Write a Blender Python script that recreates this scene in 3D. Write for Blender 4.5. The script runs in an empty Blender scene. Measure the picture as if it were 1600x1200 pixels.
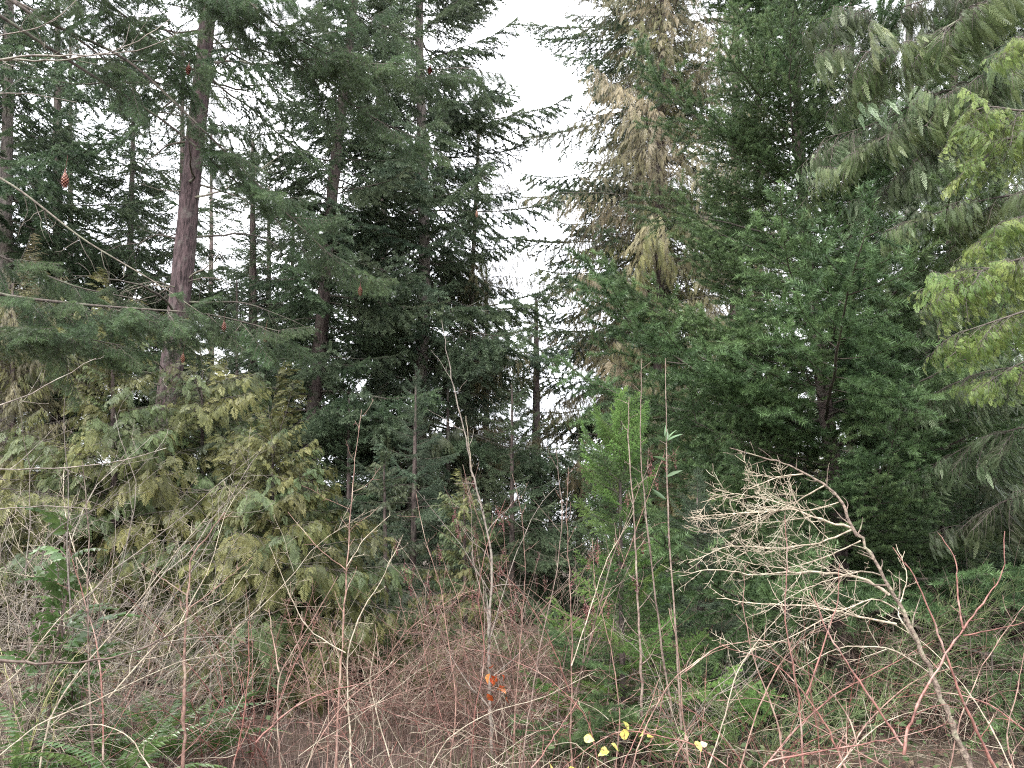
import bpy, math, random
import numpy as np
from mathutils import Vector, Matrix

SC = bpy.context.scene
COL = SC.collection
R = math.radians

# ------------------------------------------------------------------ camera
EYE = np.array([0.0, 0.0, 1.6])
PITCH = R(12.0)
FPX = 1202.0                                  # focal length in pixels of the 1600 px wide photograph
cam_data = bpy.data.cameras.new('camera')
cam_data.sensor_width = 36.0
cam_data.lens = 36.0 * FPX / 1600.0
cam_data.clip_start = 0.05
cam_data.clip_end = 2000.0
cam = bpy.data.objects.new('camera', cam_data)
COL.objects.link(cam)
cam.location = EYE
cam.rotation_euler = (R(90) + PITCH, 0, 0)
SC.camera = cam

# ------------------------------------------------------------------ overcast sky
SUN_EL, SUN_AZ = R(52), R(215)                # the sun stands behind the camera, above the clouds
world = bpy.data.worlds.new('World')
SC.world = world
world.use_nodes = True
wn, wl = world.node_tree.nodes, world.node_tree.links
wn.clear()
w_out = wn.new('ShaderNodeOutputWorld')
w_sky = wn.new('ShaderNodeTexSky')
w_sky.sky_type = 'NISHITA'
w_sky.sun_disc = False
w_sky.sun_elevation = SUN_EL
w_sky.sun_rotation = SUN_AZ
w_bg = wn.new('ShaderNodeBackground')
w_bg.inputs['Strength'].default_value = 0.12
wl.new(w_sky.outputs['Color'], w_bg.inputs['Color'])
w_tc = wn.new('ShaderNodeTexCoord')
w_no = wn.new('ShaderNodeTexNoise')
w_no.inputs['Scale'].default_value = 2.2
w_no.inputs['Detail'].default_value = 5.0
wl.new(w_tc.outputs['Generated'], w_no.inputs['Vector'])
w_cr = wn.new('ShaderNodeValToRGB')
w_cr.color_ramp.elements[0].position = 0.3
w_cr.color_ramp.elements[0].color = (0.86, 0.88, 0.95, 1)
w_cr.color_ramp.elements[1].position = 0.7
w_cr.color_ramp.elements[1].color = (0.97, 0.97, 1.0, 1)
wl.new(w_no.outputs['Fac'], w_cr.inputs['Fac'])
w_cl = wn.new('ShaderNodeBackground')
w_cl.inputs['Strength'].default_value = 1.05
wl.new(w_cr.outputs['Color'], w_cl.inputs['Color'])
w_mix = wn.new('ShaderNodeMixShader')
w_mix.inputs['Fac'].default_value = 0.94      # nine tenths cloud cover
wl.new(w_bg.outputs[0], w_mix.inputs[1])
wl.new(w_cl.outputs[0], w_mix.inputs[2])
wl.new(w_mix.outputs[0], w_out.inputs['Surface'])

sun_data = bpy.data.lights.new('sun', 'SUN')
sun_data.energy = 1.5
sun_data.angle = R(25)
sun_data.color = (1.0, 0.97, 0.93)
sun = bpy.data.objects.new('sun', sun_data)
COL.objects.link(sun)
_d = Vector((math.sin(SUN_AZ) * math.cos(SUN_EL), math.cos(SUN_AZ) * math.cos(SUN_EL), math.sin(SUN_EL)))
sun.rotation_euler = _d.to_track_quat('Z', 'Y').to_euler()

SC.view_settings.view_transform = 'Standard'
SC.view_settings.look = 'None'
SC.view_settings.exposure = 2.1
SC.view_settings.gamma = 1.0
SC.view_settings.use_curve_mapping = False

# ------------------------------------------------------------------ helpers: space
CP, SP = math.cos(PITCH), math.sin(PITCH)


def ray(px, py):
    u, v = (px - 800.0) / FPX, (600.0 - py) / FPX
    return np.array([u, CP - v * SP, SP + v * CP])


def P(px, py, Y):
    """The point of the place at distance Y ahead of the camera seen at a pixel of the photograph."""
    d = ray(px, py)
    return EYE + d * (Y / d[1])


def G(px, Y):
    """The ground point at distance Y ahead, in the pixel column px."""
    # row where the ground at Y shows
    v = math.tan(math.atan2(-EYE[2], Y) - PITCH)
    return np.array([(px - 800.0) / FPX * Y / (CP - v * SP), Y, 0.0])


def unit(v):
    v = np.asarray(v, float)
    n = np.linalg.norm(v, axis=-1, keepdims=True)
    return v / np.maximum(n, 1e-9)


def wander(p, d, ln, n, rng, wob=0.1, bend=(0, 0, 0)):
    pp = [np.asarray(p, float)]
    d = unit(d)
    for i in range(n):
        d = unit(d + rng.normal(size=3) * wob + np.asarray(bend))
        pp.append(pp[-1] + d * ln / n)
    return np.array(pp)


# ------------------------------------------------------------------ helpers: meshes
class MB:
    """Collects triangles and quads with a material index and a tint value each."""

    def __init__(self):
        self.v, self.t, self.q, self.tm, self.qm, self.tint = [], [], [], [], [], []
        self.n = 0

    def add(self, v, tris=None, quads=None, mat=0, tint=0.5):
        v = np.asarray(v, np.float32).reshape(-1, 3)
        self.v.append(v)
        self.tint.append(np.broadcast_to(np.asarray(tint, np.float32), (len(v),)))
        if tris is not None and len(tris):
            tris = np.asarray(tris, np.int32)
            self.t.append(tris + self.n)
            self.tm.append(np.full(len(tris), mat, np.int32))
        if quads is not None and len(quads):
            quads = np.asarray(quads, np.int32)
            self.q.append(quads + self.n)
            self.qm.append(np.full(len(quads), mat, np.int32))
        self.n += len(v)

    def tube(self, path, radii, k=5, mat=0, tint=0.5, cap=False):
        path = np.asarray(path, float)
        n = len(path)
        radii = np.broadcast_to(np.asarray(radii, float), (n,))
        t = np.gradient(path, axis=0)
        t = unit(t)
        ref = np.array([0.0, 0.0, 1.0]) if abs(t[:, 2]).mean() < 0.8 else np.array([1.0, 0.0, 0.0])
        a = unit(np.cross(t, ref))
        b = np.cross(t, a)
        ang = np.arange(k) * 2 * math.pi / k
        ring = (a[:, None, :] * np.cos(ang)[None, :, None] + b[:, None, :] * np.sin(ang)[None, :, None])
        v = path[:, None, :] + ring * radii[:, None, None]
        i = np.arange(n - 1)[:, None] * k
        j = np.arange(k)[None, :]
        j2 = (j + 1) % k
        quads = np.stack([i + j, i + j2, i + k + j2, i + k + j], -1).reshape(-1, 4)
        tris = None
        if cap:
            top = (n - 1) * k
            tris = [[top, top + m, top + m + 1] for m in range(1, k - 1)]
        self.add(v.reshape(-1, 3), tris, quads, mat, tint)

    def mesh(self, name, mats, smooth=True):
        me = bpy.data.meshes.new(name)
        v = np.concatenate(self.v)
        t = np.concatenate(self.t) if self.t else np.zeros((0, 3), np.int32)
        q = np.concatenate(self.q) if self.q else np.zeros((0, 4), np.int32)
        me.vertices.add(len(v))
        me.vertices.foreach_set('co', v.ravel())
        loops = np.concatenate([t.ravel(), q.ravel()]).astype(np.int32)
        me.loops.add(len(loops))
        me.loops.foreach_set('vertex_index', loops)
        nf = len(t) + len(q)
        me.polygons.add(nf)
        start = np.concatenate([np.arange(len(t)) * 3, len(t) * 3 + np.arange(len(q)) * 4]).astype(np.int32)
        me.polygons.foreach_set('loop_start', start)
        mi = np.concatenate([np.concatenate(self.tm) if self.tm else np.zeros(0, np.int32),
                             np.concatenate(self.qm) if self.qm else np.zeros(0, np.int32)]).astype(np.int32)
        me.polygons.foreach_set('material_index', mi)
        sm = np.zeros(nf, bool)
        sm[len(t):] = smooth
        me.polygons.foreach_set('use_smooth', sm)
        at = me.attributes.new('tint', 'FLOAT', 'POINT')
        at.data.foreach_set('value', np.concatenate(self.tint).astype(np.float32))
        for m in mats:
            me.materials.append(m)
        me.update(calc_edges=True)
        return me


def link(name, me, parent=None, mat4=None):
    o = bpy.data.objects.new(name, me)
    COL.objects.link(o)
    if parent is not None:
        o.parent = parent
    if mat4 is not None:
        o.matrix_basis = mat4
    return o


def thing(name, label, cat, loc, group=None):
    o = bpy.data.objects.new(name, None)
    o.empty_display_size = 0.2
    COL.objects.link(o)
    o.location = [float(c) for c in loc]
    o['label'] = label
    o['category'] = cat
    if group:
        o['group'] = group
    return o


def holder(name, parent):
    o = bpy.data.objects.new(name, None)
    o.empty_display_size = 0.1
    COL.objects.link(o)
    o.parent = parent
    return o


def placed(root, az, el, roll, s, base=(0, 0, 0)):
    """Matrix for a mesh whose local +X points outward, put at root, in the frame of a thing standing at base."""
    loc = Vector([float(root[i] - base[i]) for i in range(3)])
    return (Matrix.Translation(loc) @ Matrix.Rotation(az, 4, 'Z') @ Matrix.Rotation(-el, 4, 'Y')
            @ Matrix.Rotation(roll, 4, 'X') @ Matrix.Scale(s, 4))


# ------------------------------------------------------------------ materials
def new_mat(name):
    m = bpy.data.materials.new(name)
    m.use_nodes = True
    nt = m.node_tree
    nt.nodes.clear()
    out = nt.nodes.new('ShaderNodeOutputMaterial')
    return m, nt, out


def ramp(nt, cols):
    r = nt.nodes.new('ShaderNodeValToRGB')
    e = r.color_ramp.elements
    while len(e) < len(cols):
        e.new(0.5)
    for el, (p, c) in zip(e, cols):
        el.position = p
        el.color = (*c, 1)
    return r


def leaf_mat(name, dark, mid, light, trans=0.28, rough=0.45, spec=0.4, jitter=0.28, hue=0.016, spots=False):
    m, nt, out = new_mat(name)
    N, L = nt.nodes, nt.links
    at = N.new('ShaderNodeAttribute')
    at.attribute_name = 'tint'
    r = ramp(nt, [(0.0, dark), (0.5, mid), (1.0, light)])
    L.new(at.outputs['Fac'], r.inputs['Fac'])
    oi = N.new('ShaderNodeObjectInfo')
    mv = N.new('ShaderNodeMapRange')
    mv.inputs['To Min'].default_value = 1 - jitter
    mv.inputs['To Max'].default_value = 1 + jitter
    L.new(oi.outputs['Random'], mv.inputs['Value'])
    mul = N.new('ShaderNodeMath')
    mul.operation = 'MULTIPLY'
    mul.inputs[1].default_value = 7.31
    L.new(oi.outputs['Random'], mul.inputs[0])
    fr = N.new('ShaderNodeMath')
    fr.operation = 'FRACT'
    L.new(mul.outputs[0], fr.inputs[0])
    mh = N.new('ShaderNodeMapRange')
    mh.inputs['To Min'].default_value = 0.5 - hue
    mh.inputs['To Max'].default_value = 0.5 + hue
    L.new(fr.outputs[0], mh.inputs['Value'])
    hs = N.new('ShaderNodeHueSaturation')
    L.new(mh.outputs[0], hs.inputs['Hue'])
    L.new(mv.outputs[0], hs.inputs['Value'])
    if spots:
        tc = N.new('ShaderNodeTexCoord')
        sn = N.new('ShaderNodeTexNoise')
        sn.inputs['Scale'].default_value = 55
        sn.inputs['Detail'].default_value = 4
        L.new(tc.outputs['Object'], sn.inputs['Vector'])
        sr = ramp(nt, [(0.50, (0, 0, 0)), (0.66, (1, 1, 1))])
        L.new(sn.outputs['Fac'], sr.inputs['Fac'])
        sm = N.new('ShaderNodeMix')
        sm.data_type = 'RGBA'
        L.new(sr.outputs['Color'], sm.inputs['Factor'])
        L.new(r.outputs['Color'], sm.inputs['A'])
        sm.inputs['B'].default_value = (0.16, 0.08, 0.03, 1)
        L.new(sm.outputs['Result'], hs.inputs['Color'])
    else:
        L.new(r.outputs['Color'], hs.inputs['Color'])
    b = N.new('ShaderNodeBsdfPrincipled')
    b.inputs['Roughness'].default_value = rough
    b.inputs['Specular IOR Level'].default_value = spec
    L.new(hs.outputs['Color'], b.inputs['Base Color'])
    tr = N.new('ShaderNodeBsdfTranslucent')
    L.new(hs.outputs['Color'], tr.inputs['Color'])
    mx = N.new('ShaderNodeMixShader')
    mx.inputs['Fac'].default_value = trans
    L.new(b.outputs[0], mx.inputs[1])
    L.new(tr.outputs[0], mx.inputs[2])
    L.new(mx.outputs[0], out.inputs['Surface'])
    return m


def bark_mat(name, a, b, c, scale=6.0, stretch=0.25, bump=0.6, rough=0.85):
    """Bark or twig: noise stretched along the stem, with lichen or moss flecks of colour c."""
    m, nt, out = new_mat(name)
    N, L = nt.nodes, nt.links
    tc = N.new('ShaderNodeTexCoord')
    mp = N.new('ShaderNodeMapping')
    mp.inputs['Scale'].default_value = (1, 1, stretch)
    L.new(tc.outputs['Object'], mp.inputs['Vector'])
    n1 = N.new('ShaderNodeTexNoise')
    n1.inputs['Scale'].default_value = scale * 4
    n1.inputs['Detail'].default_value = 6
    n1.inputs['Roughness'].default_value = 0.65
    L.new(mp.outputs[0], n1.inputs['Vector'])
    r = ramp(nt, [(0.38, a), (0.60, b)])
    L.new(n1.outputs['Fac'], r.inputs['Fac'])
    n2 = N.new('ShaderNodeTexNoise')
    n2.inputs['Scale'].default_value = scale * 0.7
    n2.inputs['Detail'].default_value = 8
    n2.inputs['Roughness'].default_value = 0.7
    L.new(tc.outputs['Object'], n2.inputs['Vector'])
    r2 = ramp(nt, [(0.52, (0, 0, 0)), (0.66, (1, 1, 1))])
    L.new(n2.outputs['Fac'], r2.inputs['Fac'])
    mx = N.new('ShaderNodeMix')
    mx.data_type = 'RGBA'
    L.new(r2.outputs['Color'], mx.inputs['Factor'])
    L.new(r.outputs['Color'], mx.inputs['A'])
    mx.inputs['B'].default_value = (*c, 1)
    oi = N.new('ShaderNodeObjectInfo')
    mv = N.new('ShaderNodeMapRange')
    mv.inputs['To Min'].default_value = 0.8
    mv.inputs['To Max'].default_value = 1.2
    L.new(oi.outputs['Random'], mv.inputs['Value'])
    hs = N.new('ShaderNodeHueSaturation')
    L.new(mv.outputs[0], hs.inputs['Value'])
    L.new(mx.outputs['Result'], hs.inputs['Color'])
    bs = N.new('ShaderNodeBsdfPrincipled')
    bs.inputs['Roughness'].default_value = rough
    bs.inputs['Specular IOR Level'].default_value = 0.3
    L.new(hs.outputs['Color'], bs.inputs['Base Color'])
    if bump:
        vo = N.new('ShaderNodeTexVoronoi')
        vo.inputs['Scale'].default_value = scale * 3
        L.new(mp.outputs[0], vo.inputs['Vector'])
        ad = N.new('ShaderNodeMath')
        ad.operation = 'ADD'
        L.new(vo.outputs['Distance'], ad.inputs[0])
        L.new(n1.outputs['Fac'], ad.inputs[1])
        bp = N.new('ShaderNodeBump')
        bp.inputs['Strength'].default_value = bump
        bp.inputs['Distance'].default_value = 0.04
        L.new(ad.outputs[0], bp.inputs['Height'])
        L.new(bp.outputs[0], bs.inputs['Normal'])
    L.new(bs.outputs[0], out.inputs['Surface'])
    return m


BARK_RED = bark_mat('reddish fir bark', (0.020, 0.013, 0.013), (0.112, 0.075, 0.075), (0.115, 0.10, 0.088), 6.0, 0.2, 1.0)
BARK_DARK = bark_mat('dark fir bark', (0.04, 0.03, 0.028), (0.12, 0.09, 0.08), (0.12, 0.12, 0.09))
BARK_GREY = bark_mat('grey fir bark', (0.07, 0.06, 0.055), (0.20, 0.17, 0.15), (0.17, 0.18, 0.12))
LIMB = bark_mat('limb bark', (0.04, 0.035, 0.03), (0.11, 0.09, 0.075), (0.14, 0.15, 0.10), 10, 1, 0)
LIMB_GREY = bark_mat('dead grey limb bark', (0.09, 0.075, 0.06), (0.22, 0.19, 0.155), (0.22, 0.24, 0.16), 10, 1, 0)
TWIG_PALE = bark_mat('pale dry twig bark', (0.19, 0.155, 0.11), (0.44, 0.37, 0.28), (0.42, 0.40, 0.30), 8, 1, 0, 0.6)
TWIG_GREY = bark_mat('grey twig bark', (0.085, 0.07, 0.06), (0.25, 0.21, 0.175), (0.29, 0.28, 0.22), 8, 1, 0, 0.6)
TWIG_STEM = bark_mat('mossy grey stem bark', (0.075, 0.055, 0.045), (0.20, 0.155, 0.12), (0.27, 0.27, 0.18), 12, 1, 0.5, 0.8)
TWIG_RED = bark_mat('red cane bark', (0.10, 0.042, 0.035), (0.26, 0.12, 0.095), (0.38, 0.29, 0.24), 6, 1, 0, 0.4)
TWIG_PINK = bark_mat('pinkish twig bark', (0.10, 0.058, 0.046), (0.265, 0.16, 0.125), (0.36, 0.29, 0.22), 6, 1, 0, 0.5)
TWIG_BROWN = bark_mat('brown twig bark', (0.08, 0.055, 0.045), (0.22, 0.16, 0.13), (0.30, 0.26, 0.2), 8, 1, 0, 0.6)
TWIG_DARK = bark_mat('dark twig bark', (0.05, 0.035, 0.03), (0.13, 0.09, 0.07), (0.16, 0.13, 0.1), 8, 1, 0, 0.6)
TWIG_GREEN = bark_mat('green broom stem', (0.06, 0.09, 0.035), (0.15, 0.19, 0.08), (0.2, 0.2, 0.1), 8, 1, 0, 0.6)
TWIG_YELLOW = bark_mat('yellow green stem', (0.22, 0.22, 0.08), (0.40, 0.38, 0.18), (0.4, 0.38, 0.25), 8, 1, 0, 0.6)

FIR_GREEN = leaf_mat('fresh green fir needles', (0.041, 0.073, 0.032), (0.080, 0.134, 0.055), (0.155, 0.24, 0.095), jitter=0.24, hue=0.015)
FIR_LIME = leaf_mat('bright sapling needles', (0.08, 0.145, 0.04), (0.145, 0.25, 0.065), (0.23, 0.37, 0.11))
FIR_GREY = leaf_mat('grey green fir needles', (0.040, 0.062, 0.034), (0.094, 0.134, 0.074), (0.185, 0.235, 0.135))
FIR_DARK = leaf_mat('dark fir needles', (0.028, 0.048, 0.026), (0.064, 0.102, 0.052), (0.125, 0.178, 0.09))
FIR_BLUE = leaf_mat('blue green fir needles', (0.042, 0.066, 0.042), (0.085, 0.124, 0.078), (0.15, 0.195, 0.12))
FIR_SOFT = leaf_mat('soft near fir needles', (0.036, 0.062, 0.03), (0.067, 0.106, 0.05), (0.115, 0.175, 0.075))
CED_OLIVE = leaf_mat('olive cedar sprays', (0.040, 0.048, 0.016), (0.105, 0.113, 0.036), (0.235, 0.23, 0.08))
CED_TAN = leaf_mat('tan cedar sprays', (0.12, 0.10, 0.052), (0.225, 0.19, 0.105), (0.34, 0.295, 0.175))
CED_BUFF = leaf_mat('buff olive cedar sprays', (0.075, 0.07, 0.032), (0.145, 0.132, 0.064), (0.24, 0.215, 0.115))
CED_SAGE = leaf_mat('sage cedar sprays', (0.038, 0.065, 0.028), (0.115, 0.165, 0.082), (0.28, 0.34, 0.20), rough=0.4)
CED_LIME = leaf_mat('yellow green cedar sprays', (0.05, 0.085, 0.02), (0.12, 0.18, 0.042), (0.27, 0.34, 0.10))
CED_MOSS = leaf_mat('moss green cedar sprays', (0.042, 0.062, 0.024), (0.09, 0.13, 0.05), (0.19, 0.23, 0.10))
CED_DEEP = leaf_mat('deep green cedar sprays', (0.03, 0.045, 0.022), (0.065, 0.085, 0.04), (0.115, 0.14, 0.07))
FERN_MAT = leaf_mat('glossy fern leaflets', (0.045, 0.08, 0.025), (0.075, 0.135, 0.04), (0.125, 0.20, 0.06), 0.3, 0.28, 0.7)
LEAF_LOW = leaf_mat('dull ground leaves', (0.028, 0.045, 0.018), (0.055, 0.08, 0.03), (0.10, 0.12, 0.05), 0.25, 0.6, 0.25)
SEED_MAT = leaf_mat('dry maroon seed heads', (0.07, 0.02, 0.022), (0.13, 0.045, 0.045), (0.22, 0.10, 0.085), 0.15)
CONE_MAT = leaf_mat('rust brown cones', (0.07, 0.025, 0.016), (0.15, 0.06, 0.035), (0.27, 0.13, 0.08), 0.05)
LEAF_ORANGE = leaf_mat('orange dead leaves', (0.20, 0.04, 0.01), (0.42, 0.085, 0.018), (0.55, 0.17, 0.04), 0.35, spots=True)
LEAF_YELLOW = leaf_mat('yellow leaves', (0.50, 0.46, 0.06), (0.62, 0.58, 0.14), (0.72, 0.70, 0.38), 0.35, spots=True)
LEAF_PINK = leaf_mat('pink blushed leaves', (0.62, 0.30, 0.24), (0.70, 0.42, 0.34), (0.75, 0.6, 0.45), 0.3, spots=True)
LEAF_LONG = leaf_mat('long evergreen leaves', (0.05, 0.09, 0.04), (0.085, 0.15, 0.065), (0.18, 0.25, 0.14), 0.25, 0.3, 0.6)

# ground
GROUND, nt, out = new_mat('forest edge soil')
N, L = nt.nodes, nt.links
tc = N.new('ShaderNodeTexCoord')
n1 = N.new('ShaderNodeTexNoise'); n1.inputs['Scale'].default_value = 1.1; n1.inputs['Detail'].default_value = 8
n2 = N.new('ShaderNodeTexNoise'); n2.inputs['Scale'].default_value = 34; n2.inputs['Detail'].default_value = 6
L.new(tc.outputs['Object'], n1.inputs['Vector']); L.new(tc.outputs['Object'], n2.inputs['Vector'])
r1 = ramp(nt, [(0.35, (0.035, 0.025, 0.018)), (0.5, (0.075, 0.054, 0.04)), (0.68, (0.06, 0.06, 0.032))])
r2 = ramp(nt, [(0.3, (0.55, 0.5, 0.48)), (0.7, (1.5, 1.35, 1.25))])
L.new(n1.outputs['Fac'], r1.inputs['Fac']); L.new(n2.outputs['Fac'], r2.inputs['Fac'])
mm = N.new('ShaderNodeMix'); mm.data_type = 'RGBA'; mm.blend_type = 'MULTIPLY'; mm.inputs['Factor'].default_value = 1
L.new(r1.outputs['Color'], mm.inputs['A']); L.new(r2.outputs['Color'], mm.inputs['B'])
b = N.new('ShaderNodeBsdfPrincipled'); b.inputs['Roughness'].default_value = 0.95
L.new(mm.outputs['Result'], b.inputs['Base Color'])
bp = N.new('ShaderNodeBump'); bp.inputs['Strength'].default_value = 0.7; bp.inputs['Distance'].default_value = 0.05
L.new(n2.outputs['Fac'], bp.inputs['Height']); L.new(bp.outputs[0], b.inputs['Normal'])
L.new(b.outputs[0], out.inputs['Surface'])

GRASS = leaf_mat('dry grass blades', (0.10, 0.065, 0.05), (0.22, 0.15, 0.12), (0.36, 0.28, 0.22), 0.3, 0.6)
GRASS_GREEN = leaf_mat('green grass blades', (0.05, 0.08, 0.025), (0.10, 0.14, 0.05), (0.17, 0.20, 0.09), 0.3, 0.6)
LITTER = leaf_mat('fallen leaf litter', (0.07, 0.045, 0.03), (0.15, 0.10, 0.07), (0.28, 0.20, 0.14), 0.1, 0.7)


# ------------------------------------------------------------------ ground
def hump(x, y):
    return 0.10 * np.sin(x * 0.55 + 0.7) * np.cos(y * 0.4) + 0.06 * np.sin(x * 1.7 + y * 1.3)


def ground():
    xs = np.concatenate([[-400, -150, -60], np.linspace(-30, 30, 121), [60, 150, 400]])
    ys = np.concatenate([[-60, -20, -6], np.linspace(0, 45, 91), [60, 120, 300, 700]])
    X, Y = np.meshgrid(xs, ys)
    Z = np.where((abs(X) < 31) & (Y > -1) & (Y < 46), hump(X, Y), 0)
    v = np.stack([X, Y, Z - 0.03], -1).reshape(-1, 3)
    nx = len(xs)
    i = np.arange(len(ys) - 1)[:, None] * nx + np.arange(nx - 1)[None, :]
    q = np.stack([i, i + 1, i + nx + 1, i + nx], -1).reshape(-1, 4)
    mb = MB()
    mb.add(v, None, q)
    o = link('ground', mb.mesh('ground', [GROUND]))
    o['kind'] = 'structure'


ground()


# ------------------------------------------------------------------ conifer branches
def needles(mb, p0, p1, tint, rng, per_m, nlen, nwid, mat=1, flat=0.6, lift=0.15, fwd=0.55, quad=True):
    p0, p1 = np.asarray(p0), np.asarray(p1)
    d = p1 - p0
    ln = np.linalg.norm(d, axis=1)
    cnt = np.maximum(1, rng.poisson(ln * per_m))
    idx = np.repeat(np.arange(len(p0)), cnt)
    m = len(idx)
    t = rng.random(m)
    a = unit(d)[idx]
    base = p0[idx] + d[idx] * t[:, None]
    up = np.array([0, 0, 1.0])
    u = unit(np.cross(a, up) + 1e-4)
    w = np.cross(u, a)
    ph = rng.random(m) * 2 * math.pi
    rad = u * np.cos(ph)[:, None] + w * (np.sin(ph) * flat)[:, None]
    dirn = unit(a * fwd + rad * 0.85 + up * lift)
    wv = unit(np.cross(dirn, unit(rng.normal(size=(m, 3)))))
    nl = nlen * (0.7 + 0.6 * rng.random(m))
    tip = base + dirn * nl[:, None]
    hw = wv * (nwid * 0.5)
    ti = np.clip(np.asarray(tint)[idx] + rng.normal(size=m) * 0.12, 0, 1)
    if not quad:
        v = np.stack([base - hw, base + hw, tip], 1).reshape(-1, 3)
        mb.add(v, np.arange(m * 3).reshape(-1, 3), None, mat, np.repeat(ti, 3))
        return
    mid = base + dirn * (nl * 0.45)[:, None]
    v = np.stack([base, mid + hw, tip, mid - hw], 1).reshape(-1, 3)
    q = np.arange(m * 4).reshape(-1, 4)
    mb.add(v, None, q, mat, np.repeat(ti, 4))


def fir_branch(seed, L_, sec_step=0.075, ter_step=0.05, per_m=420, nlen=0.032, nwid=0.0042, bare=0.2,
               droop=0.12, hang=0.0, upturn=0.12, width=0.42, kink=0.02, thick=0.013, quad=True, flat=0.6, tlen=1.0):
    """A fir limb of length L_ along +X: limb, side twigs, finer twigs, and needles on them."""
    rng = np.random.default_rng(seed)
    mb = MB()
    n = 16
    t = np.linspace(0, 1, n)
    wy = np.cumsum(rng.normal(size=n) * kink) * L_ * 0.2
    wz = np.cumsum(rng.normal(size=n) * kink) * L_ * 0.15
    path = np.stack([t * L_ * 0.97, wy, -droop * L_ * t ** 1.5 + upturn * L_ * t ** 4 + wz], -1)
    mb.tube(path, np.linspace(thick * L_ / 2, 0.003, n), 5, 0)
    s0, s1, st = [], [], []

    def at(tt):
        f = tt * (n - 1)
        i = min(int(f), n - 2)
        return path[i] + (path[i + 1] - path[i]) * (f - i), unit(path[i + 1] - path[i])

    for i in range(n - 1):
        if t[i] > 0.55:
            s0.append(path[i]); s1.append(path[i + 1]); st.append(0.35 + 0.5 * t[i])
    side = 1
    x = bare * L_ * 0.6
    while x < L_ * 0.985:
        tt = x / L_
        x += sec_step * (0.7 + 0.6 * rng.random())
        side = -side
        prof = width * L_ * (1 - tt) ** 0.75 * min(1, 0.45 + tt * 2.2)
        ls = prof * (0.55 + 0.6 * rng.random()) + 0.08
        p, a = at(tt)
        ang = R(62 - 22 * tt + rng.normal() * 8)
        lat = unit(np.array([-a[1], a[0], 0]))
        d = a * math.cos(ang) + lat * side * math.sin(ang)
        d = d + np.array([0, 0, rng.normal() * 0.10 - 0.05 - hang * (0.4 + 0.9 * rng.random())])
        d = unit(d)
        m = 6
        sp = [p]
        dd = d.copy()
        for k in range(m - 1):
            dd = unit(dd + a * 0.10 + np.array([0, 0, -0.05 - hang * 0.25 + 0.05 * k]) + rng.normal(size=3) * 0.06)
            sp.append(sp[-1] + dd * ls / (m - 1))
        sp = np.array(sp)
        dead = tt < bare
        if dead and rng.random() < 0.5:
            continue
        mb.tube(sp, np.linspace(0.0035 + 0.002 * ls, 0.0015, m), 3, 0)
        if dead:
            continue
        base_t = 0.25 + 0.4 * rng.random()
        for k in range(m - 1):
            if k > 0 or ls < 0.3:
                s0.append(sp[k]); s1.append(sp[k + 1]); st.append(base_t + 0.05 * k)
        y = ls * 0.18
        sd = 1
        while y < ls * 0.95:
            f = y / ls * (m - 1)
            j = min(int(f), m - 2)
            q = sp[j] + (sp[j + 1] - sp[j]) * (f - j)
            b_ = unit(sp[j + 1] - sp[j])
            sd = -sd
            lt = (0.34 * (ls - y) + 0.05) * (0.6 + 0.7 * rng.random())
            lt = min(lt * tlen, 0.22)
            l2 = unit(np.cross(b_, np.array([0, 0, 1.0])) + 1e-5)
            an = R(50 + rng.normal() * 10)
            td = unit(b_ * math.cos(an) + l2 * sd * math.sin(an) + np.array([0, 0, rng.normal() * 0.15 - hang * 0.7]))
            e1 = q + td * lt * 0.55
            td2 = unit(td + b_ * 0.25 + np.array([0, 0, 0.08 - hang * 0.3]))
            e2 = e1 + td2 * lt * 0.45
            tb = base_t + rng.normal() * 0.2
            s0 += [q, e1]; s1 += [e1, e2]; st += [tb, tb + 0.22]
            y += ter_step * (0.7 + 0.6 * rng.random())
    needles(mb, s0, s1, st, rng, per_m, nlen, nwid, quad=quad, flat=flat)
    return mb


def spray_template(n=8, seed=0, narrow=1.0):
    """A flat fern-like cedar spray along +X, length 1: toothed leaflets either side of a stalk."""
    rng = np.random.default_rng(seed)
    v, t, ti = [], [], []

    def tri(a, b, c, k):
        i = len(v)
        v.extend([a, b, c]); t.append((i, i + 1, i + 2)); ti.extend([k] * 3)

    def curl(x, y):
        return np.array([x, y, -0.22 * x * x - 0.5 * y * y])

    for x0, x1 in ((0, 0.5), (0.5, 1.0)):
        w = 0.016 * (1.15 - x0)
        tri(curl(x0, -w), curl(x1, 0), curl(x0, w), 0.45)
    for i in range(n):
        for s in (1, -1):
            x = (i + 0.6 + 0.35 * (s > 0)) / (n + 0.6)
            ln = narrow * (0.40 * (1 - x) ** 0.8 + 0.07) * (0.85 + 0.3 * rng.random()) * min(1, 0.55 + x * 2.5)
            an = R(52 - 16 * x + rng.normal() * 5)
            dx, dy = math.cos(an), math.sin(an) * s
            nx, ny = -dy, dx
            w = 0.026
            at = lambda f, o: curl(x + dx * ln * f + nx * o, dy * ln * f + ny * o)
            k = 0.35 + 0.15 * rng.random()
            tri(at(0, 0), at(0.5, w), at(1, 0), k + 0.12)
            tri(at(0, 0), at(1, 0), at(0.5, -w), k)
            for f, g in ((0.25, 0.30), (0.5, 0.26), (0.72, 0.18)):
                if ln < 0.16 and f != 0.5:
                    continue
                for o in (1, -1):
                    tri(at(f, 0), at(f + g * 0.9, o * g * ln * 0.75), at(f + 0.16, o * 0.008), k + 0.2 * f)
    return np.array(v, np.float32), np.array(t, np.int32), np.array(ti, np.float32)


SPRAYS = [spray_template(8, i) for i in range(3)]
SPRAYS_NARROW = [spray_template(10, 5 + i, 0.5) for i in range(3)]


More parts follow.
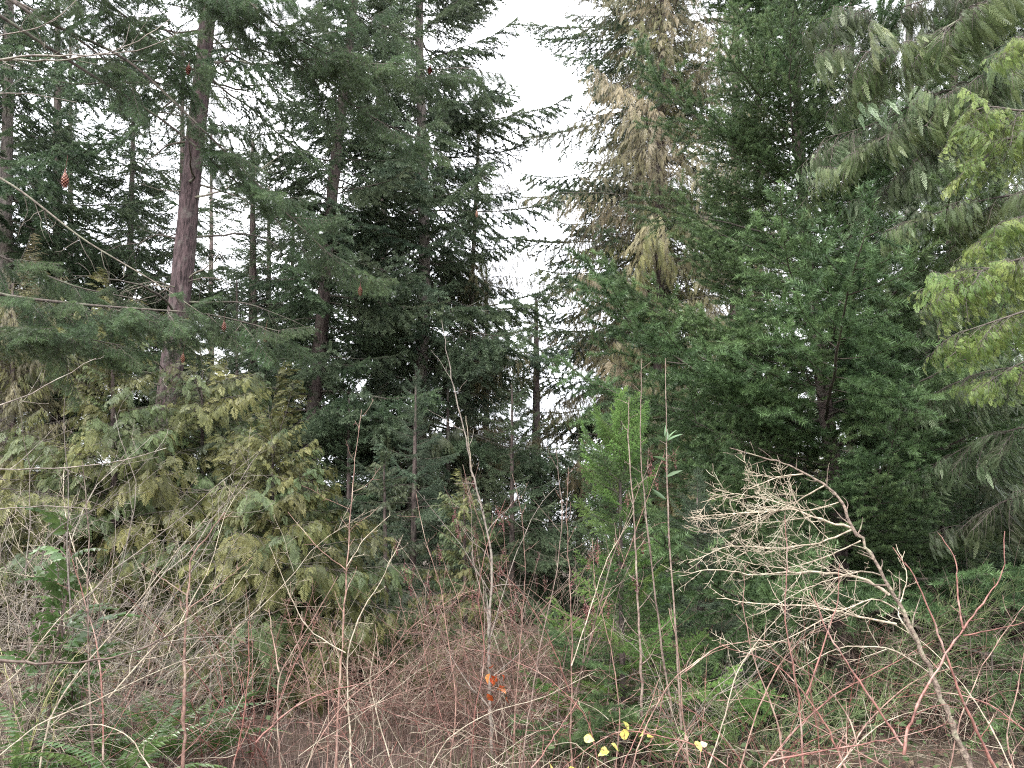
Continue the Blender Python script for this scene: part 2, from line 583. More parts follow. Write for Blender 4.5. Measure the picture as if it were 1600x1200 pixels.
def cedar_branch(seed, L_, drape=0.6, size=0.24, step=0.075, sstep=0.075, width=0.34, arch=0.18, droop=0.32, thick=0.012, bare=0.15, upturn=0.12, sprays=None, fall=0.0):
    rng = np.random.default_rng(seed)
    mb = MB()
    n = 16
    t = np.linspace(0, 1, n)
    path = np.stack([t * L_ * 0.95, np.cumsum(rng.normal(size=n) * 0.012) * L_ * 0.3,
                     arch * L_ * np.sin(t * math.pi * 0.55) - droop * L_ * t ** 1.8 + upturn * L_ * t ** 5], -1)
    mb.tube(path, np.linspace(thick * L_ / 2, 0.003, n), 5, 0)
    pos, dirs, size_, tin = [], [], [], []
    side = 1
    x = bare * L_
    while x < L_ * 0.99:
        tt = x / L_
        f = tt * (n - 1)
        i = min(int(f), n - 2)
        p = path[i] + (path[i + 1] - path[i]) * (f - i)
        a = unit(path[i + 1] - path[i])
        side = -side
        ls = (width * L_ * (1 - tt) ** 0.7 * min(1, 0.4 + tt * 2) + 0.12) * (0.6 + 0.6 * rng.random())
        lat = unit(np.array([-a[1], a[0], 0]))
        an = R(58 - 20 * tt + rng.normal() * 9)
        d = unit(a * math.cos(an) + lat * side * math.sin(an) + np.array([0, 0, -0.15 - drape * 0.35 * rng.random()]))
        m = 6
        sp = [p]
        dd = d.copy()
        for k in range(m - 1):
            dd = unit(dd + np.array([0, 0, -0.10 - drape * 0.22]) + a * 0.06 + rng.normal(size=3) * 0.05)
            sp.append(sp[-1] + dd * ls / (m - 1))
        sp = np.array(sp)
        mb.tube(sp, np.linspace(0.004, 0.0015, m), 3, 0)
        y = ls * 0.15
        sd = 1
        bt = rng.normal() * 0.2
        while y < ls:
            f = y / ls * (m - 1)
            j = min(int(f), m - 2)
            q = sp[j] + (sp[j + 1] - sp[j]) * (f - j)
            b_ = unit(sp[j + 1] - sp[j])
            sd = -sd
            l2 = unit(np.cross(b_, np.array([0, 0, 1.0])) + 1e-5)
            sdv = unit(b_ * 0.75 + l2 * sd * 0.65 + np.array([0, 0, -drape * (0.5 + 1.0 * rng.random()) - fall]) + rng.normal(size=3) * 0.12)
            pos.append(q); dirs.append(sdv)
            size_.append(size * (0.6 + 0.6 * rng.random()) * (0.65 + 0.35 * (1 - y / ls)))
            tin.append(bt + rng.normal() * 0.16)
            y += sstep * (0.7 + 0.6 * rng.random())
        pos.append(sp[-1]); dirs.append(unit(sp[-1] - sp[-2] + np.array([0, 0, -drape * 0.3])))
        size_.append(size * (0.8 + 0.4 * rng.random())); tin.append(bt + 0.12)
        x += step * (0.7 + 0.6 * rng.random())
    pos, dirs, size_, tin = map(np.array, (pos, dirs, size_, tin))
    which = rng.integers(0, 3, len(pos))
    nrm = unit(np.array([0.35, 0, 0.6]) + rng.normal(size=(len(pos), 3)) * 0.35)
    yv = unit(np.cross(nrm, dirs))
    zv = np.cross(dirs, yv)
    for k in range(3):
        s = which == k
        tv, tt_, tti = (sprays or SPRAYS)[k]
        c = int(s.sum())
        if not c:
            continue
        M = np.stack([dirs[s], yv[s], zv[s]], 1) * size_[s][:, None, None]
        vv = np.einsum('vk,ckj->cvj', tv, M) + pos[s][:, None, :]
        tr = (tt_[None] + (np.arange(c) * len(tv))[:, None, None]).reshape(-1, 3)
        mb.add(vv.reshape(-1, 3), tr, None, 1, np.clip(tti[None] + tin[s][:, None], 0, 1).ravel())
    return mb


def bare_limb(seed, L_, thick=0.022, n_side=7, droop=0.15, curl=0.1):
    """A dead limb along +X with a few bare side twigs."""
    rng = np.random.default_rng(seed)
    mb = MB()
    n = 12
    t = np.linspace(0, 1, n)
    path = np.stack([t * L_, np.cumsum(rng.normal(size=n) * 0.03) * L_ * 0.4,
                     curl * L_ * np.sin(t * 3) - droop * L_ * t ** 2 + np.cumsum(rng.normal(size=n) * 0.02) * L_ * 0.3], -1)
    mb.tube(path, np.linspace(thick * L_ / 2, 0.004, n), 6, 0)
    for k in range(n_side):
        i = rng.integers(3, n - 1)
        d = unit(np.array([0.6, rng.normal(), rng.normal() * 0.6 - 0.3]))
        ls = L_ * (0.1 + 0.22 * rng.random())
        sp = [path[i]]
        for j in range(5):
            d = unit(d + rng.normal(size=3) * 0.2 + np.array([0, 0, -0.1]))
            sp.append(sp[-1] + d * ls / 5)
        mb.tube(sp, np.linspace(0.005, 0.0015, 6), 3, 0)
    return mb


class Lib:
    def __init__(self, L_, builders, name):
        self.L, self.mbs, self.name, self.cache = L_, builders, name, {}

    def meshes(self, leaf, bark):
        k = (leaf.name if leaf else '', bark.name)
        if k not in self.cache:
            first = next(iter(self.cache.values()), None)
            if first:
                ms = []
                for me in first:
                    c = me.copy()
                    c.materials[0] = bark
                    if leaf:
                        c.materials[1] = leaf
                    ms.append(c)
            else:
                ms = [mb.mesh('branch', [bark] + ([leaf] if leaf else [])) for mb in self.mbs]
            self.cache[k] = ms
        return self.cache[k]


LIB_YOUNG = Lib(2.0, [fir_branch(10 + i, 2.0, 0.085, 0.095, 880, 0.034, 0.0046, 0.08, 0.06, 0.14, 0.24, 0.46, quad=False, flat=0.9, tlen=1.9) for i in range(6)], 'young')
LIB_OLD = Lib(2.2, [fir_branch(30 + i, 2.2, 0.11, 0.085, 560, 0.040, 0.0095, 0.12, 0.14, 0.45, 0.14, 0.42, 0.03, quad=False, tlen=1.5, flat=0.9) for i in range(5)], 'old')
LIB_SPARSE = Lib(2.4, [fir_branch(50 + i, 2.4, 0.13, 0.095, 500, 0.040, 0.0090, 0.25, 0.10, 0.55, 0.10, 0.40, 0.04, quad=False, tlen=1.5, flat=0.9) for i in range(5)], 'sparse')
LIB_SPRIG = Lib(0.7, [fir_branch(70 + i, 0.7, 0.045, 0.04, 1000, 0.030, 0.0022, 0.10, 0.14, 0.55, 0.05, 0.36, 0.02, 0.010) for i in range(5)], 'sprig')
LIB_CURTAIN = Lib(0.8, [cedar_branch(150 + i, 0.8, 1.2, 0.185, 0.052, 0.05, 0.34, 0.05, 0.42, 0.010, sprays=SPRAYS_NARROW, fall=1.2) for i in range(5)], 'curtain')
LIB_PLUME = Lib(0.7, [cedar_branch(160 + i, 0.7, 0.7, 0.115, 0.05, 0.05, 0.42, 0.12, 0.35, 0.010) for i in range(4)], 'plume')
LIB_FAN = Lib(1.6, [cedar_branch(90 + i, 1.6, 0.35, 0.21, 0.08, 0.08, 0.38, 0.12, 0.30) for i in range(5)], 'fan')
LIB_LACE = Lib(2.2, [cedar_branch(210 + i, 2.2, 0.8, 0.20, 0.07, 0.06, 0.36, 0.10, 0.30, 0.010, bare=0.04, sprays=SPRAYS_NARROW, fall=0.35) for i in range(5)], 'lace')
LIB_DRAPE = Lib(2.2, [cedar_branch(110 + i, 2.2, 1.0, 0.30, 0.08, 0.075, 0.32, 0.10, 0.34, 0.010, sprays=SPRAYS_NARROW, fall=0.6) for i in range(5)], 'drape')
LIB_DEAD = Lib(2.0, [bare_limb(130 + i, 2.0) for i in range(5)], 'dead')


# ------------------------------------------------------------------ trees
def smooth_path(pts, n):
    pts = np.asarray(pts, float)
    s = np.concatenate([[0], np.cumsum(np.linalg.norm(np.diff(pts, axis=0), axis=1))])
    u = np.linspace(0, s[-1], n)
    out = np.stack([np.interp(u, s, pts[:, i]) for i in range(3)], -1)
    for _ in range(2):
        out[1:-1] = 0.25 * out[:-2] + 0.5 * out[1:-1] + 0.25 * out[2:]
    return out


def trunk_line(pix, Y, H):
    """3D trunk axis from the ground to height H through points seen at pixels."""
    pts = [P(px, py, Y) for px, py in pix]
    pts.sort(key=lambda p: p[2])
    lo, hi = pts[0], pts[-1]
    sl = (hi - lo) / (hi[2] - lo[2])
    if lo[2] > 0.05:
        s2 = (pts[1] - lo) / (pts[1][2] - lo[2]) if len(pts) > 1 else sl
        base = lo - s2 * (lo[2] + 0.1)
        pts.insert(0, base)
    if hi[2] > H:
        pts = [p for p in pts if p[2] < H - 0.05]
        lo = pts[-1]
        pts.append(lo + (hi - lo) / (hi[2] - lo[2]) * (H - lo[2]))
    elif H > hi[2] + 0.05:
        pts.append(hi + sl * (H - hi[2]))
    return np.array(pts)


def trunk_mb(axis, r0, r1, seed, k=14, rough=0.07):
    rng = np.random.default_rng(seed)
    n = max(14, int((axis[-1][2] - axis[0][2]) / 0.3))
    path = smooth_path(axis, n)
    t = np.linspace(0, 1, n)
    rad = r1 + (r0 - r1) * (1 - t) ** 0.9 + r0 * 0.35 * np.exp(-t * 28)
    mb = MB()
    mb.tube(path, rad, k, 0, cap=True)
    v = mb.v[0].reshape(n, k, 3)
    off = rng.normal(size=(n, k)) * rough
    off = 0.5 * off + 0.25 * np.roll(off, 1, 0) + 0.25 * np.roll(off, -1, 0)
    v += (v - path[:, None, :]) * off[:, :, None]
    mb.v[0] = v.reshape(-1, 3).astype(np.float32)
    return mb, path, rad


SEED = [1000]


def make_tree(name, label, cat, pix, Y, H, r0, r1, z0, z1, prof, lib, leaf, bark=None, limb=None, n=90,
              el=(5, 30), group=None, dead=0, dead_z=(1.0, 5.0), dead_len=1.6, az_range=None, roll=12, trunk=True):
    """Tree = trunk + crown of limbs. prof(t): crown radius, t=0 at the lowest limb height z0, 1 at z1."""
    SEED[0] += 1
    rng = np.random.default_rng(SEED[0])
    axis = trunk_line(pix, Y, H)
    base = axis[0].copy()
    axis_l = axis - base
    o = thing(name, label, cat, base, group)
    mb, path, rad = trunk_mb(axis_l, r0, r1, SEED[0])
    link('trunk', mb.mesh('trunk', [bark or BARK_DARK]), o)
    cr = holder('crown', o)
    fams = [lib.meshes(lf, limb or LIMB) for lf in (leaf if isinstance(leaf, (list, tuple)) else [leaf])]
    ms = fams[0]
    az = rng.random() * 6.28
    zs = path[:, 2]
    for i in range(n):
        t = (i + rng.random()) / n
        z = z0 + (z1 - z0) * t
        c = np.array([np.interp(z - base[2], zs, path[:, k]) for k in range(3)])
        az += 2.399 + rng.normal() * 0.35
        if az_range:
            a = az_range[0] + (az_range[1] - az_range[0]) * rng.random()
        else:
            a = az
        ln = max(0.15, prof(t) * (0.42 + 0.8 * rng.random()) * (0.86 + 0.28 * math.sin(z * 2.3 + SEED[0])))
        e = R(el[0] + (el[1] - el[0]) * t + rng.normal() * 7)
        s = min(2.0, max(0.12, ln / lib.L))
        m4 = placed(c, a, e, R(rng.normal() * roll), s)
        fam = fams[rng.integers(len(fams))]
        link('branch', fam[rng.integers(len(fam))], cr, m4)
    for i in range(5):
        zz = zs[-1] - (0.03 + 0.05 * i) * min(zs[-1], 6)
        c = np.array([np.interp(zz, zs, path[:, k]) for k in range(3)])
        link('branch', ms[rng.integers(len(ms))], cr, placed(c, rng.random() * 6.28, R(85 - 8 * i), rng.random() * 6, max(0.2, 1.1 * prof(0.93) / lib.L)))
    for i in range(dead):
        z = dead_z[0] + (dead_z[1] - dead_z[0]) * rng.random()
        c = np.array([np.interp(z - base[2], zs, path[:, k]) for k in range(3)])
        s = dead_len * (0.35 + 0.8 * rng.random()) / LIB_DEAD.L
        dm = LIB_DEAD.meshes(None, LIMB if rng.random() < 0.7 else LIMB_GREY)
        link('dead_limb', dm[rng.integers(len(dm))], o, placed(c, rng.random() * 6.28, R(rng.normal() * 9), rng.random() * 6, s))
    return o, base, path


def cone(a, b, p=1.0):
    return lambda t: b + (a - b) * (1 - t) ** p


# --- the tall red-barked fir and its neighbours on the left
make_tree('fir_tree', 'tall fir with bare reddish brown trunk and dead side limbs', 'fir tree',
          [(327, 0), (313, 150), (300, 270), (283, 450), (265, 600), (240, 880)], 13.0, 24, 0.225, 0.05, 9.3, 23.5,
          cone(3.6, 0.6), LIB_SPARSE, FIR_DARK, BARK_RED, n=190, el=(-6, 18), dead=54, dead_z=(4.0, 11.5), dead_len=2.3)
make_tree('fir_tree', 'dark trunked fir rising behind the olive cedar, its limbs tufted grey green', 'fir tree',
          [(548, 50), (520, 290), (505, 480), (495, 600), (485, 690)], 17.0, 24, 0.19, 0.05, 3.6, 23.5,
          cone(3.3, 0.7), LIB_OLD, [FIR_GREY, FIR_GREY, FIR_DARK], BARK_DARK, n=270, el=(-6, 18), dead=12, dead_z=(2.5, 7))
make_tree('fir_tree', 'tall grey green fir with ragged crown edge against the white sky gap', 'fir tree',
          [(655, 60), (662, 300), (664, 450), (655, 640)], 19.0, 27, 0.19, 0.05, 3.4, 26.5,
          cone(4.4, 1.3, 0.7), LIB_OLD, [FIR_GREY, FIR_GREY, FIR_BLUE], BARK_GREY, n=298, el=(-6, 18), dead=10, dead_z=(3, 8))
make_tree('fir_tree', 'slim fir strung with brownish hanging sprays beside the sky gap', 'fir tree',
          [(752, 120), (735, 500), (728, 700)], 21.0, 15.0, 0.12, 0.03, 2.0, 14.9,
          cone(3.3, 0.6, 0.7), LIB_LACE, [CED_BUFF, CED_MOSS, CED_BUFF, CED_TAN], BARK_GREY, n=190, el=(-8, 10))
make_tree('fir_tree', 'lichen grey fir trunk at the edge of the woods, thin dark crown', 'fir tree',
          [(14, 0), (10, 300), (4, 800)], 15.5, 22, 0.17, 0.04, 5.0, 21.5,
          cone(3.8, 0.8), LIB_OLD, FIR_DARK, BARK_GREY, n=230, el=(-5, 18), dead=12, dead_z=(3, 9))
make_tree('fir_tree', 'slender grey trunked fir behind the tall red-barked fir', 'fir tree',
          [(207, 250), (203, 400), (198, 700)], 19.0, 16, 0.14, 0.03, 4.2, 15.6,
          cone(3.6, 0.6), LIB_OLD, FIR_GREY, BARK_GREY, n=210, el=(-5, 15), dead=8, dead_z=(3, 8))
make_tree('fir_tree', 'thin dark fir between the red-barked trunk and the dark trunked fir', 'fir tree',
          [(455, 470), (450, 650)], 21.0, 12, 0.11, 0.03, 2.6, 11.8,
          cone(2.9, 0.4), LIB_OLD, FIR_BLUE, BARK_DARK, n=130, el=(-5, 15), dead=6, dead_z=(2, 6))
make_tree('fir_tree', 'bushy blue green young fir under the grey green fir', 'fir tree',
          [(650, 600), (645, 900)], 12.5, 4.3, 0.07, 0.012, 0.3, 4.2,
          cone(2.3, 0.3), LIB_OLD, FIR_BLUE, BARK_DARK, n=95, el=(-5, 30))
make_tree('fir_tree', 'dark young fir low beside the maroon seed heads', 'fir tree',
          [(800, 640), (800, 900)], 17.0, 5.2, 0.08, 0.015, 0.4, 5.1,
          cone(2.3, 0.3), LIB_OLD, FIR_GREY, BARK_DARK, n=95, el=(-5, 30))

# --- the tan cedar and the dark fir behind it, right of the sky gap
make_tree('cedar_tree', 'big tan and olive cedar towering behind the bright green fir', 'cedar tree',
          [(1035, 0), (1030, 400), (1028, 700)], 22.0, 27, 0.2, 0.05, 2.0, 26,
          cone(5.0, 2.0, 0.6), LIB_LACE, [CED_TAN, CED_TAN, CED_BUFF, CED_BUFF, CED_OLIVE], BARK_DARK, n=298, el=(-4, 22))
make_tree('fir_tree', 'dark fir whose ragged limb tips stick out left of the tan cedar', 'fir tree',
          [(1000, 0), (1000, 600)], 25.0, 27, 0.25, 0.05, 3.0, 26,
          cone(7.0, 2.0, 0.8), LIB_OLD, FIR_GREY, BARK_DARK, n=210, el=(-10, 4))

# --- the bright green fir
make_tree('fir_tree', 'bright green young fir with dense bottlebrush limbs and thin dark trunk', 'fir tree',
          [(1238, 0), (1246, 150), (1256, 350), (1270, 480), (1290, 640), (1305, 740), (1312, 880)], 9.0, 12.0, 0.105, 0.02, 1.0, 11.9,
          lambda t: 0.85 + 2.65 * (1 - t) ** 1.05, LIB_YOUNG, FIR_GREEN, BARK_DARK, n=285, el=(8, 50), roll=28)
make_tree('fir_tree', 'lime green fir sapling among the thin bare poles', 'fir sapling',
          [(968, 660), (972, 1040)], 6.9, 2.65, 0.03, 0.008, 0.05, 2.7,
          cone(1.05, 0.3, 0.65), LIB_YOUNG, [FIR_LIME, FIR_LIME, FIR_GREEN], BARK_DARK, n=120, el=(0, 40), roll=30)
make_tree('fir_tree', 'small blue green fir low right of the lime green sapling', 'fir sapling',
          [(1090, 800), (1094, 1040)], 8.0, 2.1, 0.03, 0.008, 0.05, 2.05,
          cone(1.1, 0.2, 0.8), LIB_YOUNG, FIR_BLUE, BARK_DARK, n=90, el=(-5, 30))
make_tree('fir_tree', 'low green fir boughs under the arching dead shrub', 'fir sapling',
          [(1230, 860), (1234, 1040)], 7.6, 1.7, 0.03, 0.008, 0.05, 1.65,
          cone(1.2, 0.25, 0.8), LIB_YOUNG, FIR_GREEN, BARK_DARK, n=80, el=(-5, 25))
make_tree('fir_tree', 'low spreading fir with pale green tips left of the bright green fir', 'fir tree',
          [(1090, 620), (1095, 900)], 11.5, 4.2, 0.06, 0.012, 0.4, 4.15,
          cone(2.1, 0.3), LIB_YOUNG, FIR_GREEN, BARK_DARK, n=64, el=(0, 30))
make_tree('fir_tree', 'short dark fir spreading flat fronds below the drooping cedar', 'fir tree',
          [(1470, 700), (1475, 950)], 9.6, 2.75, 0.06, 0.012, 0.5, 2.7,
          cone(1.7, 0.3), LIB_YOUNG, FIR_DARK, BARK_DARK, n=46, el=(0, 18))
make_tree('fir_tree', 'short dark fir at the right edge beneath the sage cedar', 'fir tree',
          [(1640, 740), (1645, 950)], 9.0, 2.4, 0.06, 0.012, 0.5, 2.35,
          cone(1.6, 0.3), LIB_YOUNG, FIR_DARK, BARK_DARK, n=40, el=(0, 18))

# --- cedars on the right
make_tree('cedar_tree', 'sage green cedar curtain of long hanging sprays behind the bright green fir', 'cedar tree',
          [(1560, 0), (1570, 800)], 13.5, 17, 0.2, 0.04, 0.8, 16.5,
          cone(3.4, 1.0, 0.7), LIB_DRAPE, CED_SAGE, BARK_GREY, n=260, el=(-4, 22))
make_tree('cedar_tree', 'deeper green cedar partly hidden between the bright fir and the sage cedar', 'cedar tree',
          [(1420, 0), (1425, 800)], 16.0, 17, 0.2, 0.04, 0.8, 16.5,
          cone(3.2, 0.8, 0.7), LIB_DRAPE, CED_DEEP, BARK_GREY, n=200, el=(-4, 20))

# --- olive cedars low on the left
make_tree('cedar_tree', 'olive cedar with fan shaped sprays around the red-barked trunk', 'cedar tree',
          [(175, 520), (180, 950)], 9.6, 4.5, 0.06, 0.012, 0.1, 4.4,
          cone(1.75, 0.45, 0.55), LIB_FAN, [CED_OLIVE, CED_OLIVE, CED_MOSS], BARK_DARK, n=190, el=(0, 30))
make_tree('cedar_tree', 'buff olive cedar at the woods edge behind the bare grey thicket', 'cedar tree',
          [(20, 480), (20, 950)], 10.2, 5.2, 0.07, 0.012, 0.1, 5.1,
          cone(2.1, 0.5, 0.55), LIB_LACE, [CED_BUFF, CED_OLIVE], BARK_DARK, n=200, el=(0, 30))
make_tree('cedar_tree', 'small olive cedar with yellow tipped fans before the dark trunk', 'cedar tree',
          [(425, 660), (432, 1000)], 8.6, 2.8, 0.05, 0.01, 0.05, 2.75,
          cone(1.3, 0.6, 0.4), LIB_FAN, [CED_OLIVE, CED_OLIVE, CED_MOSS], BARK_DARK, n=200, el=(-5, 30))
make_tree('cedar_tree', 'loose olive cedar behind the small one, right of the red-barked trunk', 'cedar tree',
          [(315, 600), (320, 1000)], 10.6, 3.9, 0.06, 0.012, 0.1, 3.85,
          cone(1.6, 0.7, 0.45), LIB_FAN, [CED_OLIVE, CED_MOSS, CED_DEEP], BARK_DARK, n=150, el=(-8, 20))
make_tree('cedar_tree', 'low deep green cedar in the dark hollow below the blue green fir', 'cedar tree',
          [(600, 740), (605, 1000)], 10.4, 2.7, 0.05, 0.01, 0.1, 2.65,
          cone(1.6, 0.3), LIB_FAN, CED_DEEP, BARK_DARK, n=70, el=(-5, 30))
make_tree('cedar_tree', 'low olive cedar right of the dark hollow above pink twigs', 'cedar tree',
          [(725, 780), (728, 1000)], 9.8, 2.25, 0.04, 0.01, 0.1, 2.2,
          cone(1.5, 0.3), LIB_FAN, [CED_OLIVE, CED_MOSS], BARK_DARK, n=110, el=(-5, 30))

# --- trees farther back, closing the woods
for i, (px, Y, H, lib, leaf, lab) in enumerate([
        (-90, 24, 20, LIB_OLD, FIR_DARK, 'far dark fir behind the lichen grey trunk'),
        (110, 30, 24, LIB_OLD, FIR_GREY, 'far grey green fir filling behind the hanging cones'),
        (330, 34, 22, LIB_SPARSE, FIR_GREY, 'far thin fir seen through the gap right of the red-barked trunk'),
        (420, 27, 15, LIB_OLD, FIR_DARK, 'far dark fir low behind the small olive cedar'),
        (590, 30, 24, LIB_OLD, FIR_DARK, 'far dark fir between the dark trunk and the grey green fir'),
        (760, 33, 14, LIB_OLD, FIR_GREY, 'far short fir below the sky gap, left side'),
        (905, 36, 7.5, LIB_OLD, FIR_GREY, 'far low fir at the foot of the sky gap'),
        (1185, 28, 32, LIB_LACE, CED_DEEP, 'far deep green cedar behind the bright green fir'),
        (1330, 26, 30, LIB_OLD, FIR_DARK, 'far dark fir right behind the bright fir trunk'),
        (90, 19, 19, LIB_OLD, FIR_GREY, 'grey green fir standing between the lichen grey trunk and the slender fir'),
        (285, 23, 18, LIB_OLD, FIR_DARK, 'dark fir whose crown shows just right of the red-barked trunk'),
        (395, 20, 13, LIB_OLD, FIR_GREY, 'grey green fir below and left of the dark trunked fir'),
        (600, 23, 20, LIB_OLD, FIR_BLUE, 'blue green fir between dark trunk and tall grey green fir'),
        (838, 21, 8.5, LIB_LACE, [CED_MOSS, CED_BUFF], 'lacy moss and buff cedar veiling the lower sky gap'),
        (1150, 19, 24, LIB_LACE, CED_BUFF, 'buff cedar merging behind the left flank of the bright green fir'),
        (1490, 12, 11, LIB_DRAPE, CED_SAGE, 'second sage cedar, nearer and shorter than the tall curtain one'),
        (1700, 22, 22, LIB_DRAPE, CED_DEEP, 'far deep green cedar beyond the right edge cedars')]):
    make_tree('fir_tree' if lib is LIB_OLD or lib is LIB_SPARSE else 'cedar_tree', lab, 'fir tree' if lib is LIB_OLD or lib is LIB_SPARSE else 'cedar tree',
              [(px, 300), (px, 800)], Y, H, 0.2, 0.04, 0.8, H - 0.3, cone(4.2 if H > 10 else 2.6, 0.5, 0.8), lib, leaf, BARK_DARK,
              n=145 if H > 10 else 80, el=(-6, 16), group='trees standing farther back in the woods')


for i, (px, Y, H, lib, leaf, lab) in enumerate([
        (-40, 16, 4.5, LIB_FAN, CED_DEEP, 'young deep green cedar low behind the buff olive cedar'),
        (270, 15, 5.5, LIB_OLD, FIR_DARK, 'young dark fir directly behind the red-barked trunk base'),
        (370, 16.5, 7.5, LIB_OLD, FIR_BLUE, 'middling blue green fir right behind the small olive cedar'),
        (545, 15.5, 4.6, LIB_OLD, FIR_DARK, 'young dark fir filling the dark hollow'),
        (700, 18, 6.5, LIB_DRAPE, CED_DEEP, 'young deep green cedar behind the blue green young fir'),
        (860, 20, 4.0, LIB_OLD, FIR_BLUE, 'young blue green fir under the sky gap'),
        (960, 18, 5.5, LIB_OLD, FIR_GREY, 'young grey green fir behind the lime sapling'),
        (1200, 15, 5.5, LIB_OLD, FIR_DARK, 'young dark fir behind the bright green fir base'),
        (1370, 13, 4.5, LIB_OLD, FIR_DARK, 'young dark fir behind the short dark fir'),
        (1540, 11.5, 3.6, LIB_DRAPE, CED_DEEP, 'young deep cedar beneath the sage cedar curtain')]):
    make_tree('fir_tree' if lib is LIB_OLD else 'cedar_tree', lab, 'fir tree' if lib is LIB_OLD else 'cedar tree',
              [(px, 500), (px, 900)], Y, H, 0.08, 0.015, 0.2, H - 0.1, cone(2.2, 0.3, 0.8), lib, leaf, BARK_DARK,
              n=95, el=(-5, 25), group='young trees filling the shade')


# ------------------------------------------------------------------ near overhanging trees (their trunks stand outside the frame)
def aimed(root, tip, roll, L_, base):
    d = np.asarray(tip) - np.asarray(root)
    ln = np.linalg.norm(d)
    return placed(root, math.atan2(d[1], d[0]), math.asin(d[2] / ln), roll, ln / L_, base)


def cone_mb(seed):
    """A pine-like cone hanging along -Z: overlapping scales round a core."""
    rng = np.random.default_rng(seed)
    mb = MB()
    n = 9
    for i in range(n):
        t = (i + 0.5) / n
        rr = 0.018 * math.sin(math.pi * (0.12 + 0.8 * t)) ** 0.8
        z = -0.078 * t
        k = 7
        for j in range(k):
            a = (j + 0.5 * (i % 2)) * 6.283 / k
            c, s = math.cos(a), math.sin(a)
            o, u = np.array([c, s, 0]), np.array([-s, c, 0])
            p = np.array([0, 0, z])
            v = [p + o * rr * 0.3 + u * rr * 0.35 + [0, 0, 0.006], p + o * rr * 0.3 - u * rr * 0.35 + [0, 0, 0.006],
                 p + o * rr * 1.05 - u * rr * 0.4 - [0, 0, 0.008], p + o * rr * 1.25 - [0, 0, 0.016], p + o * rr * 1.05 + u * rr * 0.4 - [0, 0, 0.008]]
            mb.add(v, [[0, 1, 2], [0, 2, 3], [0, 3, 4]], None, 0, 0.25 + 0.5 * rng.random())
    mb.tube([[0.01, 0, 0.10], [0, 0, 0.02], [0, 0, 0]], [0.0015, 0.002, 0.002], 3, 0, 0.1)
    mb.tube([[0, 0, 0.02], [0, 0, -0.075]], [0.004, 0.010], 5, 0, 0.2)
    return mb


CONES = [cone_mb(i).mesh('cone', [CONE_MAT]) for i in range(3)]


